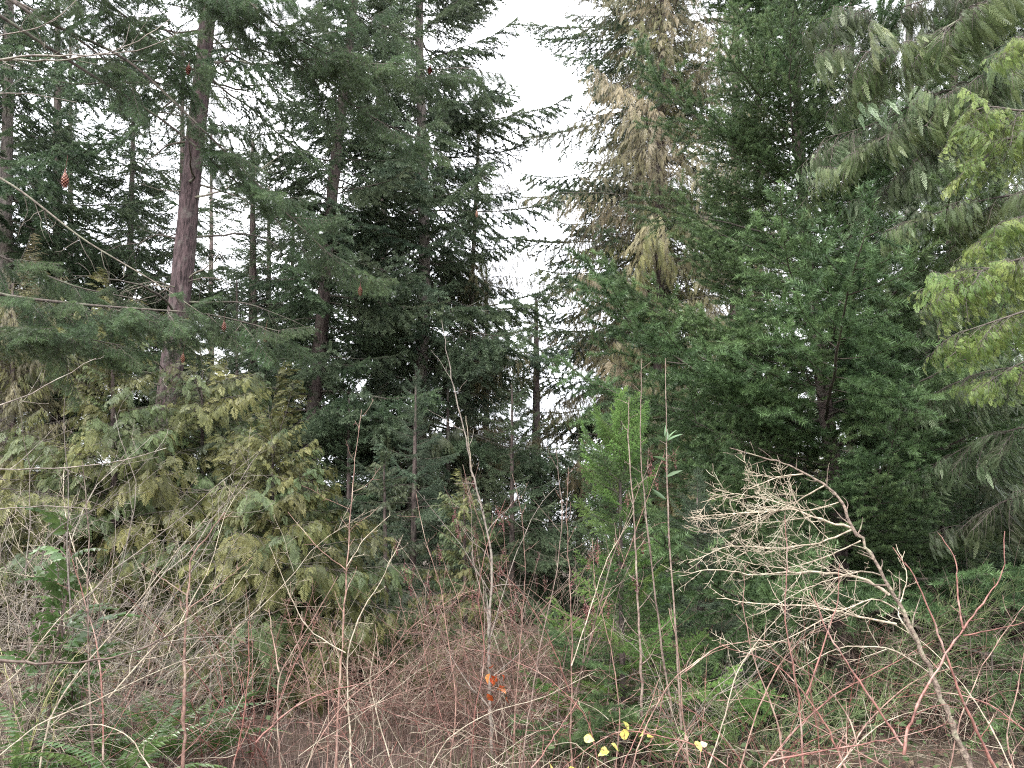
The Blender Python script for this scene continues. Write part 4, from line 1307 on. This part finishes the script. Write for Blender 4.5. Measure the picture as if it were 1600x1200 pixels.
# centre saplings and poles
traced('sapling', 'grey sapling with white streaked stem standing before the pink twig mass', 'sapling', [
    ([(770, 1230), (768, 1150), (764, 1060), (763, 1000), (768, 930), (768, 860), (755, 800), (738, 740), (722, 660), (705, 590), (690, 500)], 6.4, 6.4, 0.015, 0.0025, dict(side=0.22, sl=0.16, k0=7)),
    ([(738, 745), (733, 700), (728, 650)], 6.4, 6.35, 0.005, 0.003, dict(side=3, mat=TWIG_PALE)),
    ([(765, 1000), (800, 880), (840, 790), (870, 760)], 6.4, 6.6, 0.005, 0.0015, dict(side=0.2)),
    ([(768, 930), (720, 850), (650, 765)], 6.4, 6.2, 0.005, 0.0015, dict(side=0.22)),
    ([(770, 1100), (690, 1050), (640, 1020), (600, 990)], 6.4, 6.1, 0.006, 0.0015, dict(side=0.22, mat=TWIG_DARK)),
    ([(770, 1060), (840, 1020), (900, 970), (950, 930)], 6.4, 6.1, 0.005, 0.0015, dict(side=0.2, mat=TWIG_PINK)),
], TWIG_GREY, 506)
traced('sapling', 'left of the two thin brown poles before the lime green sapling', 'sapling', [
    ([(1003, 1120), (1000, 1000), (994, 880), (989, 780), (981, 690), (983, 620)], 6.0, 6.1, 0.0105, 0.003, dict(side=0.18, sl=0.12))], TWIG_BROWN, 507, 'thin poles')
traced('sapling', 'right of the two thin brown poles, slightly leaning, lime green sapling behind', 'sapling', [
    ([(1050, 1120), (1035, 1020), (1020, 900), (1008, 800), (1000, 700), (1003, 560)], 6.2, 6.2, 0.009, 0.003, dict(side=0.2, sl=0.11))], TWIG_BROWN, 508, 'thin poles')
traced('bare_shrub', 'many stemmed reddish brown shrub reaching up before the maroon seed heads', 'shrub', [
    ([(800, 1220), (805, 1100), (815, 980), (822, 880), (815, 800), (800, 740)], 5.9, 6.0, 0.007, 0.0016, {}),
    ([(810, 1220), (830, 1100), (845, 1000), (870, 900), (880, 800), (868, 700)], 5.9, 6.1, 0.007, 0.0016, dict(mat=TWIG_BROWN)),
    ([(895, 1220), (892, 1120), (895, 1010), (890, 900), (885, 810), (888, 730)], 5.8, 5.9, 0.008, 0.0016, {}),
    ([(890, 1080), (860, 1000), (820, 930), (770, 880)], 5.8, 5.7, 0.005, 0.0015, dict(mat=TWIG_RED)),
    ([(893, 1040), (920, 960), (945, 880), (990, 800)], 5.8, 5.9, 0.005, 0.0015, dict(mat=TWIG_PALE)),
    ([(700, 1220), (715, 1100), (700, 1000), (690, 920), (660, 830), (650, 770)], 6.0, 6.1, 0.006, 0.0016, {}),
    ([(735, 1220), (740, 1120), (760, 1020), (745, 930), (760, 850), (790, 780)], 6.0, 6.1, 0.006, 0.0016, dict(mat=TWIG_RED)),
    ([(940, 1220), (920, 1120), (860, 1060), (800, 1030), (720, 1010)], 5.7, 5.8, 0.005, 0.0015, dict(mat=TWIG_RED)),
    ([(660, 1220), (700, 1150), (770, 1110), (850, 1090), (930, 1050)], 5.5, 5.7, 0.004, 0.0015, dict(mat=TWIG_PALE)),
    ([(960, 1220), (970, 1120), (955, 1010), (930, 920), (925, 840)], 5.7, 5.8, 0.005, 0.0015, {})], TWIG_PINK, 524, 'red stemmed shrubs', side=0.16, sl=0.22)
traced('bare_shrub', 'pale and red canes crossing before the dark thicket, right of the leaning mossy stem', 'shrub', [
    ([(1590, 1220), (1540, 1120), (1490, 1050), (1440, 1000), (1370, 960)], 4.8, 5.2, 0.005, 0.0015, dict(mat=TWIG_PALE)),
    ([(1480, 1220), (1500, 1120), (1540, 1030), (1590, 960), (1620, 920)], 4.9, 5.1, 0.005, 0.0015, {}),
    ([(1330, 1220), (1290, 1130), (1240, 1060), (1200, 1030), (1130, 1010)], 4.7, 4.9, 0.006, 0.0018, dict(mat=TWIG_RED)),
    ([(1180, 1220), (1240, 1140), (1310, 1080), (1390, 1040), (1460, 1000)], 4.6, 4.9, 0.006, 0.0018, dict(mat=TWIG_RED)),
    ([(1230, 1220), (1215, 1120), (1180, 1040), (1160, 950), (1165, 880)], 4.8, 5.0, 0.006, 0.0018, {}),
    ([(1290, 1220), (1360, 1140), (1420, 1110), (1490, 1120)], 4.4, 4.5, 0.004, 0.0015, dict(mat=TWIG_PALE)),
    ([(1100, 1220), (1130, 1130), (1150, 1050), (1200, 980), (1240, 940)], 4.8, 5.0, 0.005, 0.0015, dict(mat=TWIG_PALE)),
    ([(1610, 1150), (1550, 1100), (1480, 1080), (1400, 1090)], 4.6, 4.7, 0.005, 0.0015, dict(mat=TWIG_RED))], TWIG_PINK, 525, 'red stemmed shrubs', side=0.15, sl=0.24)
o, base = traced('sapling', 'slender shoot topped by a whorl of long narrow evergreen leaves', 'sapling', [
    ([(1065, 1140), (1055, 980), (1045, 830), (1041, 700), (1040, 560)], 5.8, 5.8, 0.008, 0.003, dict(side=0.6, sl=0.06))], TWIG_BROWN, 509)


def leaf_mb(ln, wd, cup=0.15, bendz=-0.25, n=6, teeth=0.0, seed=0):
    """A leaf along +X, folded along its midrib."""
    rng = np.random.default_rng(seed)
    t = np.linspace(0, 1, n + 1)
    w = wd * 0.5 * np.sin(math.pi * np.clip(t, 0, 1) ** 0.8) * (1 + teeth * np.where(np.arange(n + 1) % 2, 1, -1))
    z = bendz * ln * t ** 2
    c = np.stack([t * ln, np.zeros(n + 1), z], -1)
    l = np.stack([t * ln, w, z + cup * w], -1)
    r = np.stack([t * ln, -w, z + cup * w], -1)
    v = np.concatenate([c, l, r])
    i = np.arange(n)
    k = n + 1
    q = np.concatenate([np.stack([i, i + 1, k + i + 1, k + i], -1), np.stack([i, 2 * k + i, 2 * k + i + 1, i + 1], -1)])
    mb = MB()
    mb.add(v, None, q, 0, 0.4 + 0.3 * rng.random())
    return mb


LONG = leaf_mb(0.125, 0.026, 0.35, -0.2).mesh('leaf', [LEAF_LONG])
for k, (py, az, el) in enumerate([(690, 2.7, 45), (690, 0.3, 55), (690, 1.2, 75), (690, 3.6, 20), (690, -0.5, 30), (690, -1.8, 40), (720, 2.2, 25), (745, -0.8, 20), (780, 3.4, 30)]):
    link('leaf', LONG, o, placed(P(1041, py, 5.8), az, R(el), 0.2 * k, 1.0 + 0.1 * (k % 3), base))

# low cane with yellow leaves
o, base = traced('bramble', 'red bramble cane carrying yellow and blushed leaves along the bottom', 'bramble', [
    ([(1180, 1230), (1120, 1185), (1080, 1160), (1020, 1148), (975, 1140), (930, 1160), (880, 1200)], 4.6, 4.6, 0.005, 0.002, dict(side=0.2, sl=0.16, max_level=1)),
    ([(960, 1230), (985, 1170), (1010, 1120), (1030, 1060)], 4.7, 4.9, 0.004, 0.0015, dict(side=0.25, max_level=1)),
    ([(800, 1240), (840, 1190), (880, 1130), (905, 1090)], 4.7, 4.9, 0.006, 0.002, dict(side=0.25, max_level=1))], TWIG_RED, 510)
YEL = [leaf_mb(0.060, 0.046, 0.2, -0.3, 8, 0.05, s).mesh('leaf', [LEAF_YELLOW]) for s in range(3)]
PNK = leaf_mb(0.055, 0.042, 0.2, -0.3, 8, 0.05, 4).mesh('leaf', [LEAF_PINK])
rng = np.random.default_rng(31)
for px, py, s, me in [(912, 1153, 1.0, 0), (925, 1150, .6, 1), (968, 1148, 1.2, 2), (982, 1141, .9, 0), (1003, 1146, .9, 1), (1012, 1152, .8, 2), (955, 1162, 1.0, 0), (952, 1174, 1.1, 1),
                      (945, 1166, .8, 2), (1070, 1156, .9, 9), (1086, 1158, 1.0, 1), (1094, 1166, .9, 9), (860, 1196, 1.1, 0), (920, 1197, 1.2, 1), (898, 1200, .8, 2), (885, 1190, .6, 9)]:
    link('leaf', PNK if me == 9 else YEL[me], o, placed(P(px, py, 4.55), rng.random() * 6.28, R(rng.normal() * 35 - 10), R(40 + rng.normal() * 40), s, base))

# orange leaf cluster caught in the twigs
o, base = traced('dead_sprig', 'bright orange dead leaves clustered on a twig before the pink twig mass', 'sprig', [
    ([(798, 1230), (788, 1130), (780, 1080), (776, 1040)], 6.1, 6.1, 0.006, 0.002, dict(side=0.1, sl=0.12, max_level=1))], TWIG_BROWN, 511)
ORG = [leaf_mb(0.06, 0.035, 0.5, -0.5, 6, 0.1, s).mesh('leaf', [LEAF_ORANGE]) for s in range(2)]
for k in range(14):
    px, py = 775 + rng.normal() * 10, 1062 + rng.normal() * 13
    link('leaf', ORG[k % 2], o, placed(P(px, py, 6.1 + rng.normal() * 0.05), rng.random() * 6.28, R(rng.normal() * 40 - 40), rng.random() * 6, 0.8 + 0.5 * rng.random(), base))


# seed-head shrub
def seed_head(seed):
    r = np.random.default_rng(seed)
    mb = MB()
    for k in range(70):
        t = r.random() ** 0.8
        p = np.array([r.normal() * 0.018 * (1.1 - t), r.normal() * 0.018 * (1.1 - t), -0.13 * t])
        d = unit(np.array([r.normal(), r.normal(), -0.8])) * 0.012
        w = unit(np.cross(d, r.normal(size=3))) * 0.0035
        mb.add([p, p + d * 0.5 + w, p + d, p + d * 0.5 - w], None, [[0, 1, 2, 3]], 0, r.random())
    mb.tube([[0, 0, 0.02], [0.003, 0, -0.06], [0, 0.004, -0.12]], [0.0015, 0.001, 0.0008], 3, 0, 0.3)
    return mb


HEADS = [seed_head(i).mesh('seed_head', [SEED_MAT]) for i in range(4)]


def seed_shrub(label, px, Y, n, h, seed, heads):
    r = np.random.default_rng(seed)
    base = G(px, Y)
    o = thing('seed_head_shrub', label, 'shrub', base, 'shrubs hung with maroon seed heads')
    for i in range(n):
        tips = []
        mb = MB()
        a = r.random() * 6.28
        path = wander((0.15 * math.cos(a), 0.15 * math.sin(a), 0), (0.25 * math.cos(a), 0.25 * math.sin(a), 1), h * (0.75 + 0.35 * r.random()), 12, r, 0.06, (0.02 * math.cos(a), 0.02 * math.sin(a), 0))
        twig(mb, path, 0.008, 0.0015, r, side=0.2, sl=0.22, max_level=2, tip=lambda p, d: tips.append(p), start=0.3)
        link('stem', mb.mesh('stem', [TWIG_PINK if i % 2 else TWIG_BROWN]), o)
        tips = [p for p in tips if p[2] > h * 0.45] + [path[-1]]
        r.shuffle(tips)
        for p in tips[:heads]:
            link('seed_head', HEADS[r.integers(4)], o, placed(p, r.random() * 6.28, R(r.normal() * 20), 0, 0.6 + 0.7 * r.random()))


seed_shrub('tall bare shrub hung with drooping maroon seed heads, right of the white streaked sapling', 850, 6.6, 7, 2.35, 601, 9)
seed_shrub('shorter shrub with scattered maroon seed heads around the white streaked sapling', 760, 7.2, 5, 1.9, 602, 6)


# ------------------------------------------------------------------ ferns and evergreen leaves, lower left
def frond_mb(seed, ln=0.6, pairs=16, lw=0.024, ll=0.11, droop=0.35):
    """A fern-like leaf along +X: arched stalk and pairs of glossy leaflets."""
    r = np.random.default_rng(seed)
    mb = MB()
    n = 14
    t = np.linspace(0, 1, n)
    path = np.stack([t * ln, np.cumsum(r.normal(size=n)) * 0.004, 0.25 * ln * np.sin(t * 2.2) - droop * ln * t ** 2], -1)
    mb.tube(path, np.linspace(0.004, 0.001, n), 4, 1)
    for i in range(pairs):
        tt = 0.16 + 0.82 * i / (pairs - 1)
        f = tt * (n - 1)
        j = min(int(f), n - 2)
        p = path[j] + (path[j + 1] - path[j]) * (f - j)
        a = unit(path[j + 1] - path[j])
        for s in (1, -1):
            l = ll * (1.05 - tt) ** 0.55 * min(1, 0.6 + tt * 2) * (0.85 + 0.3 * r.random())
            d = unit(np.array([a[0] * 0.45 - a[1] * s * 0.9, a[1] * 0.45 + a[0] * s * 0.9, a[2] * 0.45 - 0.25 + r.normal() * 0.12]))
            w = unit(np.cross(np.cross(d, [0, 0, 1.0]), d) * 0.35 + a)
            m = np.cross(d, w)
            k = 0.3 + 0.5 * r.random()
            q0, q1, q2 = p, p + d * l * 0.45 - m * l * 0.02, p + d * l - np.array([0, 0, 0.25 * l])
            v = [q0, q1 + w * lw * 0.6, q2, q1 - w * lw * 0.6, q1 + m * 0.004]
            mb.add(v, [[0, 1, 4], [1, 2, 4], [2, 3, 4], [3, 0, 4]], None, 0, k)
    return mb


FERN = [frond_mb(i, 0.75, 22, 0.022, 0.12).mesh('frond', [FERN_MAT, TWIG_BROWN]) for i in range(4)]
GRAPE = [frond_mb(20 + i, 0.42, 8, 0.050, 0.115, 0.3).mesh('frond', [FERN_MAT, TWIG_BROWN]) for i in range(4)]


def fern(label, px, Y, n, s, z=0.0, kind=FERN, seed=0, name='fern', cat='fern', group='ferns in the lower corner', el=(15, 65)):
    r = np.random.default_rng(seed)
    base = G(px, Y)
    base[2] = float(hump(base[0], base[1]))
    o = thing(name, label, cat, base, group)
    for i in range(n):
        e = R(el[0] + (el[1] - el[0]) * r.random())
        link('frond', kind[r.integers(4)], o, placed((0.03 * r.normal(), 0.03 * r.normal(), z), i * 6.283 / n + r.normal() * 0.3, e, r.normal() * 0.25, s * (0.8 + 0.4 * r.random())))
    return o, base


fern('glossy sword fern at the foot of the single pale pole', 250, 6.0, 15, 0.95, seed=1)
fern('glossy sword fern in the corner left of the pale pole', 140, 5.8, 14, 0.9, seed=2)
fern('bright sword fern standing up before the tall evergreen stems', 190, 5.1, 11, 0.85, seed=5)
fern('smaller sword fern by the yellow green stems', 30, 5.3, 12, 0.9, seed=3)
fern('dark sword fern half hidden behind the red canes', 330, 6.4, 12, 0.8, seed=4)


def grape(label, px, Y, h, seed):
    r = np.random.default_rng(seed)
    base = G(px, Y)
    o = thing('evergreen_shrub', label, 'shrub', base, 'upright evergreen shrubs with toothed leaves')
    for k in range(3):
        mb = MB()
        path = wander((r.normal() * 0.06, r.normal() * 0.06, 0), (r.normal() * 0.12, r.normal() * 0.1, 1), h * (0.75 + 0.3 * r.random()), 9, r, 0.06)
        mb.tube(path, np.linspace(0.011, 0.006, 10), 6, 0)
        link('stem', mb.mesh('stem', [TWIG_DARK]), o)
        for lv in range(9):
            p = path[4 + lv * 5 // 8 if lv < 8 else 9]
            link('frond', GRAPE[r.integers(4)], o, placed(p, r.random() * 6.28, R(5 + 40 * r.random()), r.normal() * 0.3, 0.7 + 0.4 * r.random()))


grape('tall dark stemmed evergreen with whorled toothed leaves at the left edge', 40, 5.5, 1.65, 41)
grape('evergreen with toothed leaves right of the tall dark stemmed one', 110, 5.9, 1.25, 42)


# ------------------------------------------------------------------ grass and litter
def blades(name, n, xr, yr, hmin, hmax, mat, seed, width=0.005, keep=None):
    r = np.random.default_rng(seed)
    x = r.uniform(*xr, n)
    y = r.uniform(*yr, n)
    if keep is not None:
        s = keep(x, y, r)
        x, y = x[s], y[s]
    n = len(x)
    z = hump(x, y) - 0.03
    h = r.uniform(hmin, hmax, n) * (0.6 + 0.6 * r.random(n))
    a = r.random(n) * 6.283
    lean = r.uniform(0.15, 1.0, n)
    p = np.stack([x, y, z], -1)
    d = np.stack([np.cos(a), np.sin(a), np.zeros(n)], -1)
    w = np.stack([-np.sin(a), np.cos(a), np.zeros(n)], -1) * width * 0.5
    up = np.array([0, 0, 1.0])
    m = p + d * (h * lean * 0.35)[:, None] + up * (h * 0.62)[:, None]
    t = p + d * (h * lean)[:, None] + up * (h * (1 - 0.35 * lean))[:, None]
    v = np.stack([p - w, p + w, m + w * 0.7, m - w * 0.7, t], 1).reshape(-1, 3)
    i = np.arange(n)[:, None] * 5
    mb = MB()
    mb.add(v, (i + np.array([[3, 2, 4]])), (i + np.array([[0, 1, 2, 3]])), 0, np.repeat(r.random(n), 5))
    o = link(name, mb.mesh(name, [mat]))
    o['kind'] = 'stuff'
    return o


def patchy(f, th):
    return lambda x, y, r: (np.sin(x * f + 1) * np.cos(y * f * 0.8) + r.normal(size=len(x)) * 0.5) > th


o = blades('dry_grass', 80000, (-7, 7), (4.2, 12.5), 0.05, 0.26, GRASS, 3, 0.0045, lambda x, y, r: (np.exp(-((x + 0.7) / 2.2) ** 2) * (y < 9) + 0.22 + 0.25 * np.sin(x * 1.1) * np.cos(y * 0.9)) > r.random(len(x)))
o['label'] = 'dry pinkish grass and stalks covering the clearing floor'
o = blades('green_grass', 22000, (-7, 8), (4.2, 13), 0.08, 0.28, GRASS_GREEN, 4, 0.005, patchy(1.3, 0.3))
o['label'] = 'green grass tufts among the dry stalks'

r = np.random.default_rng(8)
n = 9000
x, y = r.uniform(-9, 9, n), r.uniform(4, 20, n)
p = np.stack([x, y, hump(x, y) - 0.01 + r.random(n) * 0.03], -1)
d1 = unit(np.stack([r.normal(size=n), r.normal(size=n), r.normal(size=n) * 0.4], -1)) * 0.035
d2 = unit(np.cross(d1, np.stack([r.normal(size=n) * 0.3, r.normal(size=n) * 0.3, np.ones(n)], -1))) * 0.018
mb = MB()
mb.add(np.stack([p - d1, p + d2, p + d1, p - d2], 1).reshape(-1, 3), None, np.arange(n * 4).reshape(-1, 4), 0, np.repeat(r.random(n), 4))
o = link('leaf_litter', mb.mesh('leaf_litter', [LITTER]))
o['kind'] = 'stuff'
o['label'] = 'brown fallen leaves scattered on the soil'



def tangle(name, label, n, xr, yr, hmax, mat, seed, r0=0.0032, dens=None, ln=(0.4, 1.5)):
    """Fine crossing twigs nobody could count: arching shoots that fork once or twice."""
    r = np.random.default_rng(seed)
    mb = MB()
    made = 0
    while made < n:
        x, y = r.uniform(*xr), r.uniform(*yr)
        if dens is not None and r.random() > dens(x, y):
            continue
        made += 1
        z = hump(x, y) + hmax * 0.7 * r.random() ** 1.6
        a = r.random() * 6.283
        up = r.normal() * 0.5 + 0.55
        L1 = r.uniform(*ln)
        p = wander((x, y, z), (math.cos(a), math.sin(a), up), L1, 7, r, 0.13, (0, 0, -0.05))
        mb.tube(p, np.linspace(r0 * (0.6 + 0.7 * r.random()), 0.0011, 8), 3, 0)
        for k in range(r.integers(1, 4)):
            j = r.integers(2, 7)
            d = unit(p[j] - p[j - 1] + r.normal(size=3) * 0.55)
            q = wander(p[j], d, L1 * r.uniform(0.2, 0.5), 4, r, 0.15)
            mb.tube(q, np.linspace(0.0018, 0.001, 5), 3, 0)
    o = link(name, mb.mesh(name, [mat]))
    o['kind'] = 'stuff'
    o['label'] = label
    return o


def bump(x, x0, w):
    return math.exp(-((x - x0) / w) ** 2)


tangle('twig_tangle', 'pale tangled twigs over the left side of the clearing', 480, (-5.5, -2.2), (5.0, 7.6), 1.4, TWIG_GREY, 31, ln=(0.3, 1.1))
tangle('twig_tangle', 'fine pinkish brown twigs in the middle of the clearing', 560, (-1.0, 1.0), (6.2, 8.4), 1.3, TWIG_PINK, 32, ln=(0.3, 1.0))
tangle('twig_tangle', 'dark brown tangled twigs under the right hand trees', 1300, (3.0, 7.5), (5.6, 9.5), 1.3, TWIG_DARK, 33, ln=(0.3, 1.1))
tangle('twig_tangle', 'bleached thin stalks crossing low over the clearing', 330, (-5, 5), (4.9, 7), 0.7, TWIG_PALE, 34, 0.003, ln=(0.25, 1.2))
tangle('twig_tangle', 'thin red briars low over the clearing', 260, (-4, 5), (4.9, 7.5), 0.7, TWIG_RED, 35, 0.0028, ln=(0.25, 1.2))

r = np.random.default_rng(61)
mb = MB()
for k in range(230):
    cx, cy = r.uniform(-6.5, 7.5), r.uniform(5.4, 13)
    if abs(cx + 0.8) < 1.3 and cy < 8.5:
        continue
    m = 60
    h = r.uniform(0.2, 0.75)
    p = np.stack([cx + r.normal(size=m) * 0.28, cy + r.normal(size=m) * 0.28, hump(cx, cy) + h * r.random(m)], -1)
    a = r.random(m) * 6.283
    d = unit(np.stack([np.cos(a), np.sin(a), r.normal(size=m) * 0.35 - 0.1], -1)) * r.uniform(0.04, 0.09, m)[:, None]
    w = unit(np.cross(d, np.stack([r.normal(size=m) * 0.4, r.normal(size=m) * 0.4, np.ones(m)], -1))) * np.linalg.norm(d, axis=1)[:, None] * 0.26
    mb.add(np.stack([p, p + d * 0.5 + w, p + d, p + d * 0.5 - w], 1).reshape(-1, 3), None, np.arange(m * 4).reshape(-1, 4), 0, np.repeat(np.clip(r.normal(size=m) * 0.2 + 0.35 + 0.3 * r.random(), 0, 1), 4))
o = link('undergrowth', mb.mesh('undergrowth', [LEAF_LOW]))
o['kind'] = 'stuff'
o['label'] = 'low leafy green undergrowth on the forest floor'

# render settings that keep the picture clean
SC.cycles.use_denoising = False
SC.cycles.filter_width = 1.1
SC.cycles.max_bounces = 5
SC.cycles.diffuse_bounces = 3
SC.cycles.transmission_bounces = 4

if __import__('os').environ.get('SCENE_STATS'):
    print('unique tris', sum(sum(len(p.vertices) - 2 for p in me.polygons) for me in bpy.data.meshes))
